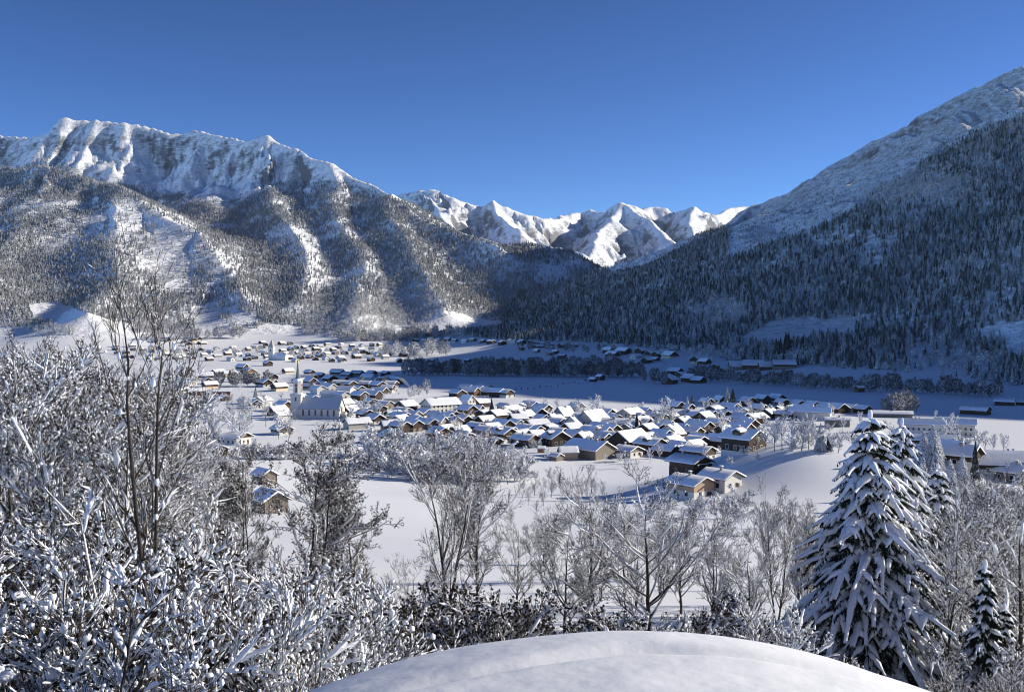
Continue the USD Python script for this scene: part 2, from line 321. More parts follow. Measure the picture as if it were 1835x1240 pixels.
def foliage_mat(name, dark, light, snow_lo, snow_hi, scale, snow=SNOW):
    """needles or twigs with snow lying where the boughs look upward"""
    return mat(name, {'g': ('geometry', {}), 'sx': ('separate_xyz', {}), 'ab': ('math', {'math_type': 'absolute'}), 'oi': ('object_info', {}),
        'n': ('noise_texture', {'scale': scale, 'detail': 3.0, 'roughness': 0.7}), 'a': ('math', {'math_type': 'multiply_add', 'value2': 1.1}),
        'a2': ('math', {'math_type': 'multiply_add', 'value2': 0.22}),
        'mr': ('map_range', {'from_min': snow_lo, 'from_max': snow_hi, 'clamp': True}), 'base': ('mix', {'color1': dark, 'color2': light}),
        'mix': ('mix', {'color2': snow}), 'p': ('principled_bsdf', {'roughness': 0.8, 'specular_ior_level': 0.1})},
        [('g.normal', 'sx.vector'), ('sx.z', 'ab.value1'), ('g.position', 'n.vector'), ('n.fac', 'a.value1'), ('ab.value', 'a.value3'), ('oi.random', 'a2.value1'), ('a.value', 'a2.value3'),
         ('a2.value', 'mr.value'), ('n.fac', 'base.fac'), ('base.color', 'mix.color1'), ('mr.result', 'mix.fac'), ('mix.color', 'p.base_color')])
con_m = foliage_mat('conifer_snow', (0.026, 0.032, 0.030), (0.050, 0.056, 0.048), 0.85, 1.7, 0.9)
con2_m = foliage_mat('conifer_frosted', (0.040, 0.046, 0.046), (0.080, 0.086, 0.082), 0.62, 1.55, 0.9)
pale1_m = foliage_mat('conifer_rimed', (0.045, 0.050, 0.048), (0.085, 0.090, 0.085), 0.62, 1.75, 0.9)
pale2_m = foliage_mat('conifer_white_rimed', (0.085, 0.088, 0.086), (0.14, 0.142, 0.138), 0.50, 1.65, 0.9)
darktwig_m = foliage_mat('dark_twigs', (0.06, 0.055, 0.05), (0.12, 0.11, 0.10), 0.95, 1.6, 1.2)
rime_m = foliage_mat('rimed_twigs', (0.11, 0.095, 0.08), (0.19, 0.17, 0.15), 0.75, 1.35, 1.2)
def instancer(path, protos, pos, scale, which, kind, label, g):
    pi = UsdGeom.PointInstancer.Define(stage, path)
    for k, (mesh, m) in enumerate(protos):
        usdkit.mesh(stage, f'{path}/tree_{k:03d}', mesh, m, False)
    pi.CreatePrototypesRel().SetTargets([Sdf.Path(f'{path}/tree_{k:03d}') for k in range(len(protos))])
    pi.CreatePositionsAttr(Vt.Vec3fArray.FromNumpy(pos.astype(np.float32)))
    pi.CreateScalesAttr(Vt.Vec3fArray.FromNumpy(scale.astype(np.float32)))
    a = g.uniform(0, 2 * math.pi, len(pos)); q = np.zeros((len(pos), 4)); q[:, 0] = np.cos(a / 2); q[:, 3] = np.sin(a / 2)
    pi.CreateOrientationsAttr(Vt.QuathArray([Gf.Quath(float(c), 0, 0, float(s)) for c, s in zip(q[:, 0], q[:, 3])]))
    pi.CreateProtoIndicesAttr(Vt.IntArray.FromNumpy(which.astype(np.int32)))
    return tag(pi, label, kind=kind)
CON = [(conifer_mesh(s, 6, 6 + s % 3, 0.15 + 0.02 * (s % 3)), con_m if s % 2 else con2_m) for s in range(6)]
PALE = [(m, (pale1_m, pale2_m, pale1_m)[i % 3]) for i, (m, _) in enumerate(CON)]
FRO = [(frost_mesh(40 + s), rime_m) for s in range(4)]

MEADOWS = [ # photo outlines of open snow on the lower slopes
 [(50,548),(95,540),(140,556),(200,575),(240,582),(246,606),(200,608),(150,606),(120,588),(60,572)],
 [(352,566),(372,561),(400,575),(418,590),(400,602),(352,606)], [(408,553),(438,560),(472,576),(430,588)],
 [(350,632),(420,608),(455,592),(480,580),(540,586),(545,606),(520,622),(420,628)],
 [(-60,590),(40,588),(85,604),(75,640),(-60,640)],
 [(768,578),(820,562),(860,572),(915,578),(890,590),(840,592),(800,600),(770,592)],
 [(1322,608),(1385,576),(1440,569),(1468,574),(1500,570),(1531,572),(1530,604),(1480,598),(1430,612),(1372,622)],
 [(1733,594),(1790,582),(1850,572),(1850,650),(1810,640),(1790,612)]]
FLOOR_EDGE = [(-100,600),(150,600),(260,598),(350,600),(560,600),(640,612),(760,612),(800,600),(870,606),(930,612),(1000,612),(1090,616),(1180,628),(1250,640),(1330,650),(1420,655),(1530,662),(1640,668),(1720,676),(1800,690),(1900,700)]
def forest(name, grp, n, th0, th1, r0, r1, seed, line_up, sparse, label, dec=None):
    x, y, z, gr, px, py, g = scatter(n, th0, th1, r0, r1, seed)
    keep = np.isin(gr, grp + ['G']) & (py < line(px, FLOOR_EDGE)) & (px > -60) & (px < 1900)
    for m in MEADOWS: keep &= ~inside(px, py, m)
    clump = N(x, y, 130, seed + 50, 3); dens = np.clip(0.35 + 3.2 * (clump - 0.34), 0.12, 1.0)
    up = line(px, line_up) if line_up else np.full(px.shape, -1e3)
    fade = np.clip((py - up + 25 * (N(x, y, 160, seed + 9, 2) - 0.5) * 2) / 14, 0, 1)
    dens = dens * ((0.30 if 'R' in grp else 0.07) + (0.70 if 'R' in grp else 0.93) * fade)
    for (cx, cy, rx, ry, d) in sparse:
        k = np.clip(1.35 - np.hypot((px - cx) / rx, (py - cy) / ry) + 0.9 * (N(x, y, 70, seed + 3, 3) - 0.5), 0, 1); dens = dens * (1 - k * (1 - d))
    keep &= g.uniform(0, 1, n) < dens
    h = np.clip(g.normal(9.6, 2.6, n), 4, 16) * (0.42 + 0.58 * fade)
    keep &= seen(x, y, z, h)
    if dec is None: isdec = np.zeros(n, bool)
    else:
        w = np.zeros(n)
        for (cx, cy, rx, ry) in dec: w = np.maximum(w, np.clip(1.5 - np.hypot((px - cx) / rx, (py - cy) / ry), 0, 1))
        isdec = g.uniform(0, 1, n) < 0.06 + 0.86 * np.clip(w * 1.4 - 0.5 * N(x, y, 90, seed + 6, 2), 0, 1)
    for nm, sel, protos, lab in ((name, keep & ~isdec, PALE if grp[0] in 'A' else CON, label), ('frosted_' + name, keep & isdec, FRO, label.replace('spruce', 'bare rimed broadleaf'))):
        k = int(sel.sum())
        if k < 20: continue
        s = h[sel] * (0.8 if protos is FRO else 1.0); wide = g.uniform(0.9, 1.35, k) * (1.15 if protos is FRO else 1.0)
        instancer(numbered('/World/' + nm), protos, np.stack([x[sel], y[sel], z[sel] - 0.3], -1), np.stack([s * wide, s * wide, s], -1), g.integers(0, len(protos), k), 'stuff', lab, g)
forest('forest', ['A'], 185000, -27, 2, 1750, 4700, 11,
       [(-60,276),(0,284),(80,288),(140,300),(200,318),(270,338),(300,342),(330,345),(400,362),(440,352),(500,322),(560,318),(620,318),(680,338),(760,372),(900,400)],
       [(180,400,75,40,.25),(100,440,50,26,.4),(505,430,40,26,.35),(680,470,40,24,.4),(275,402,75,44,.12),(325,455,75,58,.18),(205,395,50,40,.4),(560,455,36,64,.12),(600,500,45,30,.4),(420,470,22,40,.5),(390,500,16,50,.25),(640,395,20,16,.3),(605,400,12,7,.1),(160,480,90,60,.6),(660,590,100,25,.5)],
       'snow dusted spruce forest on the long left mountain', [(650,580,120,45),(740,560,60,60),(500,600,120,16),(60,600,100,20),(260,590,60,14),(840,575,40,20),(300,470,40,40)])
forest('forest', ['D'], 32000, -5, 6, 2250, 3900, 12, None, [(985,490,60,32,.25),(900,510,40,18,.6)], 'spruce forest on the rounded middle hill', [(960,530,60,14)])
forest('forest', ['R'], 135000, -2, 27, 900, 4000, 13,
       [(880,300),(1095,480),(1160,462),(1230,428),(1300,392),(1310,455),(1400,432),(1480,392),(1560,342),(1620,310),(1690,256),(1760,218),(1835,194),(1900,186)],
       [(1555,430,55,16,.25),(1570,455,40,22,.4),(1270,478,30,10,.4),(1270,560,50,12,.5),(1740,280,30,14,.4),(1400,480,40,8,.6)],
       'dark spruce forest on the shaded right mountain', [(1290,560,60,22),(1250,640,100,14),(1700,655,100,14),(1420,640,60,12),(1640,340,120,30)])
forest('forest', ['F'], 5200, -8, 12, 6800, 9400, 14, [(880,420),(960,430),(1050,420),(1120,425),(1200,430),(1300,430)], [], 'far spruce forest below the white peaks')
# ------------------------------------------------------------------ the village
plaster = lambda n, c: mat(n, {'g': ('geometry', {}), 'n': ('noise_texture', {'scale': 0.8, 'detail': 5.0}), 'mx': ('mix', {'color1': tuple(0.82 * a for a in c), 'color2': c}), 'p': ('principled_bsdf', {'roughness': 0.85, 'specular_ior_level': 0.2})},
    [('g.position', 'n.vector'), ('n.fac', 'mx.fac'), ('mx.color', 'p.base_color')])
def timber(n, c1, c2):
    return mat(n, {'g': ('geometry', {}), 'mp': ('mapping', {'scale': (5.0, 5.0, 0.4)}), 'n': ('noise_texture', {'scale': 1.0, 'detail': 4.0}), 'mx': ('mix', {'color1': c1, 'color2': c2}), 'p': ('principled_bsdf', {'roughness': 0.75, 'specular_ior_level': 0.2})},
        [('g.position', 'mp.vector'), ('mp.vector', 'n.vector'), ('n.fac', 'mx.fac'), ('mx.color', 'p.base_color')])
MT = {'white': plaster('white_plaster', (0.62, 0.60, 0.56)), 'cream': plaster('cream_plaster', (0.66, 0.55, 0.38)), 'grey': plaster('grey_plaster', (0.42, 0.40, 0.37)),
      'dark': timber('dark_timber', (0.035, 0.025, 0.018), (0.08, 0.055, 0.038)), 'brown': timber('brown_timber', (0.075, 0.042, 0.025), (0.135, 0.076, 0.044)),
      'orange': timber('honey_timber', (0.20, 0.105, 0.052), (0.29, 0.155, 0.078)), 'tan': timber('pale_timber', (0.36, 0.25, 0.17), (0.46, 0.33, 0.23)), 'weather': timber('weathered_timber', (0.15, 0.125, 0.10), (0.27, 0.23, 0.19))}
roof_m = plain('roof_boards', (0.075, 0.055, 0.042), 0.8); frame_m = plain('window_frame', (0.62, 0.60, 0.56), 0.6)
pane_m = mat('window_glass', {'p': ('principled_bsdf', {'base_color': (0.02, 0.023, 0.028), 'roughness': 0.08, 'specular_ior_level': 0.6})}, [])
chim_m = plain('chimney_render', (0.30, 0.27, 0.25), 0.9); brick_m = plain('dark_flue', (0.05, 0.045, 0.045), 0.8)
roofsnow_m = mat('roof_snow', {'g': ('geometry', {}), 'n': ('noise_texture', {'scale': 0.9, 'detail': 5.0, 'roughness': 0.6}), 'b': ('bump', {'strength': 0.6, 'distance': 0.10}),
    'p': ('principled_bsdf', {'base_color': SNOW, 'roughness': 0.65, 'specular_ior_level': 0.2})}, [('g.position', 'n.vector'), ('n.fac', 'b.height'), ('b.normal', 'p.normal')])

def gable_prism(L, W, z0, eave, rise, back=0.0):
    """closed wall block with gables at both x ends"""
    x0, x1, y = -L / 2, L / 2, W / 2
    v = np.array([[x, *p] for x in (x0, x1) for p in ((-y, z0), (y, z0), (y, eave), (0, eave + rise), (-y, eave))], float)
    return v, np.array([[0, 4, 3], [0, 3, 2], [0, 2, 1], [5, 8, 9], [5, 7, 8], [5, 6, 7], [0, 1, 6], [0, 6, 5], [1, 2, 7], [1, 7, 6], [2, 3, 8], [2, 8, 7], [3, 4, 9], [3, 9, 8], [4, 0, 5], [4, 5, 9]])
def roof_slab(L, W, eave, rise, over, thick, lift=0.0, n=1, g=None, lump=0.0, round_=False):
    """a roof layer following both slopes; with n > 1 and lump it is a soft bank of snow"""
    k = rise / (W / 2); yo = W / 2 + over; ys = np.array([-yo, -yo * 0.97, -yo * 0.5, 0, yo * 0.5, yo * 0.97, yo]) if round_ else np.array([-yo, 0, yo])
    base = eave + rise - np.abs(ys) * k + lift
    xs = np.linspace(-L / 2 - over, L / 2 + over, n + 1)
    top = np.zeros((len(xs), len(ys), 3)); bot = np.zeros_like(top)
    for i, x in enumerate(xs):
        t = np.full(len(ys), thick)
        if round_: t[0] = t[-1] = thick * 0.35; t[3] *= 0.9
        if g is not None and lump: t = t * (1 + g.normal(0, lump, len(ys)))
        dx = 0 if not round_ else (0.10 if i == 0 else -0.10 if i == len(xs) - 1 else 0)
        top[i] = np.stack([np.full(len(ys), x + dx), ys, base + t], -1); bot[i] = np.stack([np.full(len(ys), x), ys, base], -1)
    m, c = len(xs), len(ys); v = np.vstack([top.reshape(-1, 3), bot.reshape(-1, 3)]); o = m * c; q = []
    for i in range(m - 1):
        for j in range(c - 1):
            a = i * c + j; q.append([a, a + c, a + c + 1, a + 1]); q.append([o + a, o + a + 1, o + a + c + 1, o + a + c])
        a, b = i * c, i * c + c - 1
        q.append([a, o + a, o + a + c, a + c]); q.append([b, b + c, o + b + c, o + b])
    for j in range(c - 1):
        q.append([j, j + 1, o + j + 1, o + j]); a = (m - 1) * c + j; q.append([a, o + a, o + a + 1, a + 1])
    return v, np.array(q)
def wall_rect(axis, pos, c, w, z0, h, out, depth=0.06):
    """a flat box on a wall: axis 'x' = on a gable end at x = pos, 'y' = on an eave wall at y = pos; out = its outward side"""
    if axis == 'x': return box(*sorted((pos - 0.03 * out, pos + depth * out)), c - w / 2, c + w / 2, z0, z0 + h)
    return box(c - w / 2, c + w / 2, *sorted((pos - 0.03 * out, pos + depth * out)), z0, z0 + h)
def add_windows(t, L, W, eave, rise, g, front, side, storeys, ww=1.15, wh=1.3, every=3.0):
    def win(axis, pos, c, z, out):
        w = part(t, 'window', wall_rect(axis, pos, c, ww + 0.24, z - 0.1, wh + 0.22, out, 0.05), frame_m)
        part(w, 'pane', wall_rect(axis, pos, c, ww, z, wh, out, 0.075), pane_m)
    for s in range(storeys):
        z = 0.95 + s * 2.75
        if z + wh > eave + 0.3 and s > 0 and z + wh > eave + rise * 0.6: continue
        n = max(1, int((W - 1.2) / every))
        if z + wh > eave + 0.1: n = max(1, n - 1)
        for out in front:
            for i in range(n): win('x', out * L / 2, (i - (n - 1) / 2) * (W - 2) / max(n, 1), z, out)
        if z + wh < eave - 0.1:
            n = max(2, int((L - 1.5) / every))
            for out in side:
                for i in range(n): win('y', out * W / 2, (i - (n - 1) / 2) * (L - 1.5) / n, z, out)
_house_group = {}
def house(label, px, py, L, W, eave, pitch, rot, low, high, split=None, chimney=1, balcony=None, dormer=False, windows=True, group=None, name='house', cat='house', over=1.0, loc=None, front=(1,), side=(-1,), every=3.0, snow=0.42, shallow=False):
    g = np.random.default_rng(int(px * 7 + py * 13) % 99991); L, W, eave, over, pitch = L * 0.69, W * 0.69, eave * 0.84, over * 0.85, pitch + 3.5
    if -60 < rot < -30: rot -= 8
    p = at(px, py, 60) if loc is None else np.asarray(loc, float)
    t = thing(name, label, cat, p, math.radians(rot), group=group)
    rise = W / 2 * math.tan(math.radians(pitch)); split = eave * 0.5 if split is None else split
    if low == high: part(t, 'wall', gable_prism(L, W, -2.5, eave, rise), MT[low])
    else:
        part(t, 'wall', box(-L / 2 - 0.06, L / 2 + 0.06, -W / 2 - 0.06, W / 2 + 0.06, -2.5, split), MT[low])
        part(t, 'upper_wall', gable_prism(L, W, split - 0.2, eave, rise), MT[high])
    part(t, 'roof', roof_slab(L, W, eave, rise, over, 0.22, 0.02), roof_m)
    part(t, 'roof_snow', roof_slab(L, W, eave, rise, over + 0.05, snow, 0.24, 7 if not shallow else 2, g, 0.10, True), roofsnow_m, 50)
    if shallow: return t
    for c in range(chimney):
        x = g.uniform(-0.3, 0.3) * L; y = g.choice([-1, 1]) * g.uniform(0.4, 1.2); z = eave + rise - abs(y) * rise / (W / 2)
        ch = part(t, 'chimney', box(x - .38, x + .38, y - .34, y + .34, z - .4, z + 1.55), chim_m)
        part(ch, 'chimney_cap', box(x - .5, x + .5, y - .46, y + .46, z + 1.55, z + 1.66), brick_m); part(ch, 'cap_snow', box(x - .46, x + .46, y - .42, y + .42, z + 1.665, z + 1.9), roofsnow_m)
    if windows: add_windows(t, L, W, eave, rise, g, front, side, max(1, int((eave + rise * 0.5) / 2.75)), every=every)
    if balcony:
        z = min(2.75, eave - 1.2); bw = W * 0.86; x = L / 2
        b = part(t, 'balcony', box(x + 0.02, x + 1.25, -bw / 2, bw / 2, z - 0.18, z), roof_m)
        part(b, 'railing', cat_meshes([box(x + 1.15, x + 1.22, -bw / 2, bw / 2, z + .14, z + .95)] + [box(x + .06, x + 1.14, s * bw / 2 - .04, s * bw / 2 + .04, z + .14, z + .95) for s in (-1, 1)]), MT[balcony])
        part(b, 'rail_snow', box(x + 1.08, x + 1.28, -bw / 2, bw / 2, z + .955, z + 1.10), roofsnow_m)
    if dormer:
        k = rise / (W / 2); y = -W * 0.24; z = eave + rise - abs(y) * k
        v, f = gable_prism(3.0, 3.2, -1.3, 1.0, 0.75); R = np.array([[0, 1, 0], [-1, 0, 0], [0, 0, 1.0]])
        d = part(t, 'dormer', (v @ R.T + [0, y - .3, z], f), MT[high])
        v, f = roof_slab(3.4, 3.2, 1.0, .75, 0.35, 0.5, 0.02, 2, g, .08, True); part(d, 'dormer_snow', (v @ R.T + [0, y - .3, z], f), roofsnow_m)
        v, f = wall_rect('x', 1.5, 0, 1.6, -.35, 1.0, 1); part(d, 'dormer_window', (v @ R.T + [0, y - .3, z], f), pane_m)
    if name != 'barn' and windows:
        part(t, 'door', wall_rect('x', front[0] * L / 2 + (0.06 * front[0] if low != high else 0), W * 0.30, 1.1, -0.4, 2.4, front[0], 0.05), MT['brown'])
    return t
R_, L_ = -42, -132      # gable to the right front / gable to the left front
H_ = house
# --- near edge of the village, each by its place in the photograph
H_('new chalet of pale timber over a white base, nearest of all the houses', 1238, 890, 15, 12.5, 5.2, 19, -44, 'white', 'tan', 2.3, balcony=None, over=1.3)
H_('white walled house right beside the pale timber chalet', 1292, 876, 13, 12, 4.6, 19, -40, 'white', 'white', over=1.2)
H_('dark brown chalet with a snow covered balcony rail, up behind the pale timber chalet', 1236, 848, 15, 12, 5.0, 17, -42, 'dark', 'brown', 2.4, balcony='dark', over=1.4)
H_('wide house with a large blue shaded roof, above the balcony chalet', 1252, 822, 19, 13, 4.6, 21, -36, 'white', 'dark', 2.2, chimney=1)
H_('low house wing with a sunlit roof joined left of the wide blue roofed house', 1222, 818, 9, 9, 4.0, 24, L_, 'dark', 'dark', windows=False)
H_('small bright white house with two gable windows', 1252, 797, 13, 8.5, 4.4, 27, -38, 'white', 'white')
H_('dark timber house with a roof dormer and brown balcony, right of the large barn', 1166, 812, 18, 14, 5.8, 23, -42, 'dark', 'dark', balcony='brown', dormer=True)
H_('low white walled house with snow sliding in bands on its roof', 1126, 818, 15, 12.5, 3.8, 18, -40, 'white', 'weather', 2.6)
H_('huge dark barn whose sunlit white roof falls to the right, with one dormer', 1128, 802, 27, 18, 5.2, 31, L_, 'dark', 'dark', name='barn', cat='barn', windows=False, dormer=False, chimney=1)
H_('long grey timber barn with a wide blue shaded roof', 1056, 819, 30, 19, 5.2, 24, -40, 'weather', 'weather', name='barn', cat='barn', windows=False, chimney=1)
H_('small pale timber shed with a sunlit roof at the village edge', 1018, 823, 12, 8, 4.2, 33, 8, 'tan', 'tan', name='barn', cat='shed', windows=False, chimney=0, over=.6)
H_('lean low shed with a blue roof joined left of the pale timber shed', 997, 825, 7, 6, 2.4, 24, -42, 'weather', 'weather', name='barn', cat='shed', windows=False, chimney=0, over=.6)
H_('dark gabled chalet with a snowy dormer, left of the long grey barn', 996, 797, 17, 16, 4.6, 26, -56, 'dark', 'dark', dormer=True)
H_('chalet with an unbroken blue roof and brown gable at the village edge', 942, 799, 18, 13, 4.6, 22, -38, 'dark', 'brown', 2.0)
H_('white and timber chalet with a brown balcony and roof windows', 902, 791, 17, 14, 5.6, 23, -40, 'white', 'dark', 3.0, balcony='brown', dormer=True)
H_('small brown annex below the balcony chalet', 887, 799, 8, 7, 3.2, 22, -38, 'brown', 'brown', chimney=0, windows=False)
H_('timber house with a narrow gable between two blue roofs', 944, 780, 15, 10, 5.0, 23, -42, 'white', 'dark')
H_('tiny snow capped garden hut in front of the village', 970, 811, 5, 4, 2.4, 24, 4, 'orange', 'orange', name='barn', cat='hut', windows=False, chimney=0, over=.5)
H_('house with a sunlit slab of roof and dark eaves, in the second row', 962, 770, 18, 12, 4.4, 24, -150, 'dark', 'dark')
H_('white house with a small square gable facing left, beside the great roof', 1028, 772, 14, 12, 5.8, 38, -118, 'white', 'white', front=(1,), side=(1,))
H_('great steep roofed house, its bright roof broad to the right', 1062, 769, 27, 19, 6.0, 38, -126, 'white', 'white', chimney=2, front=(1,), side=(1,))
H_('steep roofed house with two dark chimneys on a white roof', 1010, 755, 15, 13, 5.2, 42, L_, 'grey', 'grey', chimney=2)
H_('house with a smooth square of sunlit roof, left of the steep roofs', 940, 755, 15, 12, 4.6, 31, L_, 'dark', 'dark')
H_('house with its dark gable straight to the front in the third row', 966, 752, 13, 11, 5.0, 34, -70, 'dark', 'dark')
H_('small house with a sunlit roof below the steep roofed house', 992, 757, 11, 10, 4.0, 32, L_, 'dark', 'dark')
H_('house with a long white roof and row of roof vents', 893, 753, 20, 14, 4.6, 26, L_, 'dark', 'dark', chimney=2)
H_('house with a long white roof behind the one with roof vents', 915, 745, 20, 13, 4.8, 26, -126, 'grey', 'grey')
H_('blue roofed house behind the steep roofs', 972, 741, 15, 11, 4.6, 26, -38, 'white', 'dark')
H_('house with a small pointed gable against the shaded field', 1033, 740, 13, 10, 5.4, 32, -48, 'white', 'white')
H_('blue roofed house at the field edge, right of the great steep roof', 1084, 752, 16, 12, 5.2, 27, -40, 'grey', 'dark')
H_('long white building with a row of square windows', 1112, 771, 30, 13, 5.4, 20, -20, 'white', 'white', chimney=3, every=2.6)
H_('hall with a bright slanting roof behind the long white building', 1130, 754, 24, 13, 6.0, 26, -128, 'white', 'grey')
H_('cream house with two small windows in its sunlit gable', 1077, 787, 16, 10.5, 4.8, 32, -40, 'cream', 'cream', dormer=True)
H_('white house with a cross gable and a kinked sunlit roof', 1204, 786, 15, 11, 5.6, 34, -122, 'white', 'white', front=(1,), side=(1,))
H_('house with a grey plaster gable in front of the rimed tree', 1256, 778, 16, 12, 5.8, 25, -40, 'white', 'dark')
H_('blue roofed house behind the white cross gabled house', 1190, 772, 15, 11, 4.6, 26, -36, 'grey', 'dark')
H_('house with a crescent of sun on its roof', 1224, 766, 14, 11, 4.6, 27, L_, 'white', 'dark')
H_('house with a bright hipped patch of roof and pale chimney', 1262, 758, 15, 12, 5.0, 29, L_, 'white', 'dark', chimney=2)
H_('pointed gable house standing at the far edge against the blue field', 1212, 736, 15, 11, 4.4, 31, -52, 'dark', 'dark')
H_('low house joined right of the pointed gable house', 1232, 737, 12, 9, 3.6, 29, -50, 'white', 'dark')
H_('little house left of the pair of tall spruces', 1266, 727, 13, 9, 3.8, 31, -54, 'white', 'dark')
H_('little gable peeping out below the pair of tall spruces', 1290, 724, 11, 9, 4.2, 33, -62, 'white', 'dark')
H_('house with a white gable top right below the tall spruces', 1308, 738, 18, 11, 4.4, 27, -46, 'white', 'dark')
H_('row of terraced roofs with small sunlit dormers', 1232, 750, 26, 10, 4.4, 24, -8, 'white', 'white', dormer=True)
H_('brown gabled house with a clean blue roof, left of the thicket', 1326, 780, 18, 13, 5.0, 25, -36, 'white', 'dark', 2.6)
H_('dark house with a snowy dormer on the edge of the snowy knoll', 1333, 808, 16, 14, 5.4, 23, -40, 'white', 'dark', 0.4, dormer=True)
H_('small house with a striped blue roof, upper right of the brown gabled house', 1330, 763, 14, 10, 4.0, 26, -40, 'white', 'dark')
H_('house with a wide sunlit roof behind the bare pole', 1354, 759, 20, 12, 4.6, 25, -140, 'brown', 'brown')
H_('house with a timber framed gable above the wide sunlit roof', 1361, 742, 14, 10, 5.0, 29, -50, 'white', 'dark')
H_('dark gabled house just left of the thicket top', 1378, 749, 14, 11, 4.2, 28, L_, 'dark', 'dark')
H_('long roofed house with a tall blank white gable', 1452, 752, 36, 10, 6.4, 31, -24, 'white', 'white', windows=False)
H_('dark flat block below the tall white gable', 1500, 764, 20, 10, 5.0, 12, -10, 'weather', 'weather', windows=False)
H_('long low hall with a sunlit strip of roof, upper right', 1596, 747, 38, 12, 2.8, 14, -14, 'weather', 'weather', windows=False)
H_('white apartment block of three storeys with a cream gable', 1652, 782, 34, 11, 8.6, 26, -24, 'white', 'white', chimney=2, every=2.7)
H_('second apartment block with a reddish gable, right of the first', 1712, 781, 30, 11, 8.2, 28, -26, 'white', 'white', chimney=1, every=2.7)
H_('row house with a long blue roof under the first apartment block', 1668, 800, 32, 11, 4.4, 27, -18, 'white', 'dark', chimney=1)
H_('house with two small dark gables below the row house', 1706, 812, 16, 10, 4.2, 31, -36, 'white', 'dark')
H_('broad blue roofed house right of the large spruce', 1702, 832, 24, 13, 4.4, 25, -34, 'white', 'dark')
H_('row house under the road at the right edge', 1800, 830, 36, 11, 3.8, 25, -12, 'white', 'dark', chimney=2)
H_('long blue roofed row house in front of the road', 1768, 848, 28, 12, 4.2, 26, -16, 'white', 'dark', chimney=2)
H_('small timber house half hidden in the bushes at the right edge', 1812, 862, 13, 10, 4.0, 28, -44, 'weather', 'weather')
H_('shaded farmhouse with a drooping roof beyond the sunlit field', 1748, 742, 24, 15, 3.6, 22, -34, 'dark', 'brown', windows=False)
H_('shaded barn at the right edge beyond the sunlit field', 1800, 726, 18, 12, 3.6, 22, -30, 'dark', 'dark', name='barn', cat='barn', windows=False)
H_('farthest right shaded hut cut by the picture edge', 1832, 726, 12, 8, 3, 20, -30, 'dark', 'dark', name='barn', cat='barn', windows=False)
H_('big hall with the broadest bright roof, left of the village middle', 790, 738, 34, 21, 6.5, 24, -146, 'white', 'white', chimney=1, front=(1,), side=(1,))
H_('hall wing with a dark gable and white roof, next to the smoking chimney', 728, 737, 17, 15, 5.0, 26, L_, 'dark', 'dark')
H_('grey roofed workshop behind the smoking chimney', 708, 724, 24, 14, 5.4, 22, -170, 'white', 'grey', windows=False)
H_('white walled house with a round gable window', 838, 730, 14, 11, 6.0, 40, -40, 'white', 'white')
H_('low house right of the round windowed gable', 864, 729, 14, 9, 4.0, 27, -140, 'dark', 'dark')
H_('house with a square brown timber gable in full sun', 838, 745, 17, 12, 5.2, 29, -46, 'white', 'brown', 1.6)
H_('blue roofed house with a chimney in the left middle of the village', 718, 757, 18, 12, 4.6, 25, -36, 'white', 'white')
H_('house with a plain sunlit roof sheet left of the chimney house', 703, 772, 17, 12, 4.4, 26, -158, 'weather', 'weather')
H_('house with a low white roof below the hall wing', 722, 746, 17, 12, 4.4, 22, -40, 'white', 'white')
H_('chalet with paired gables of dark timber, above the orange balcony', 794, 766, 16, 12, 4.8, 27, -46, 'dark', 'dark')
H_('front gable of dark timber with a white edged roof', 774, 769, 12, 11, 4.2, 28, -64, 'dark', 'dark')
H_('chalet with a bright orange timber balcony under a dark gable', 788, 789, 16, 13, 5.4, 24, -50, 'white', 'orange', 2.4, balcony='orange')
H_('brown timber house with a shallow gable behind the alder tree', 698, 793, 15, 12, 4.4, 24, -52, 'brown', 'brown', 1.0)
H_('red brown gabled house behind the tree tops', 830, 793, 14, 11, 4.6, 25, -48, 'white', 'brown', 1.2)
H_('narrow house among trees in the village middle', 832, 762, 12, 10, 4.4, 27, -50, 'dark', 'dark')
H_('small reddish hut below the orange balcony chalet', 802, 808, 8, 6, 2.8, 24, -48, 'brown', 'brown', name='barn', cat='hut', windows=False, chimney=0)
H_('farmhouse with a wide white roof and orange brown gable above the meadow', 418, 795, 21, 15, 4.8, 19, -30, 'white', 'brown', 3.4, over=1.5)
H_('black timber barn at the top edge of the meadow', 388, 816, 13, 10, 3.8, 22, -44, 'dark', 'dark', name='barn', cat='barn', windows=False, chimney=0, over=1.3)
H_('barn with a blue roof left of the black barn', 343, 812, 17, 12, 3.2, 22, -38, 'dark', 'dark', name='barn', cat='barn', windows=False, chimney=0, over=1.3)
H_('house roof hidden in trees right of the farmhouse', 505, 778, 15, 12, 3.8, 24, -42, 'white', 'dark', chimney=0)
H_('white house left of the church tower, its gable brown', 508, 736, 17, 12, 5.0, 27, -42, 'white', 'brown')
H_('house with a sunlit roof below the church tower', 497, 744, 16, 11, 4.4, 28, L_, 'dark', 'dark')
H_('small white roofed house at the foot of the church', 505, 752, 13, 9, 3.8, 26, L_, 'white', 'white')
H_('house with crossing white roofs left of the church', 472, 727, 15, 11, 4.8, 28, -120, 'white', 'white')
H_('timber gabled house far left of the church', 456, 731, 12, 10, 4.4, 27, -48, 'white', 'dark')
H_('house with the bright square roof in the left part of the village', 397, 710, 20, 11, 5.0, 22, -168, 'orange', 'brown')
H_('cream house with a sunlit orange balcony', 331, 703, 16, 13, 6.2, 24, -46, 'cream', 'orange', 3.2, balcony='orange')
H_('house with a broad white roof right of the cream house', 352, 708, 20, 13, 4.4, 22, -150, 'brown', 'brown')
H_('blue roofed house behind the cream house', 334, 690, 24, 15, 5.0, 22, -30, 'white', 'grey')
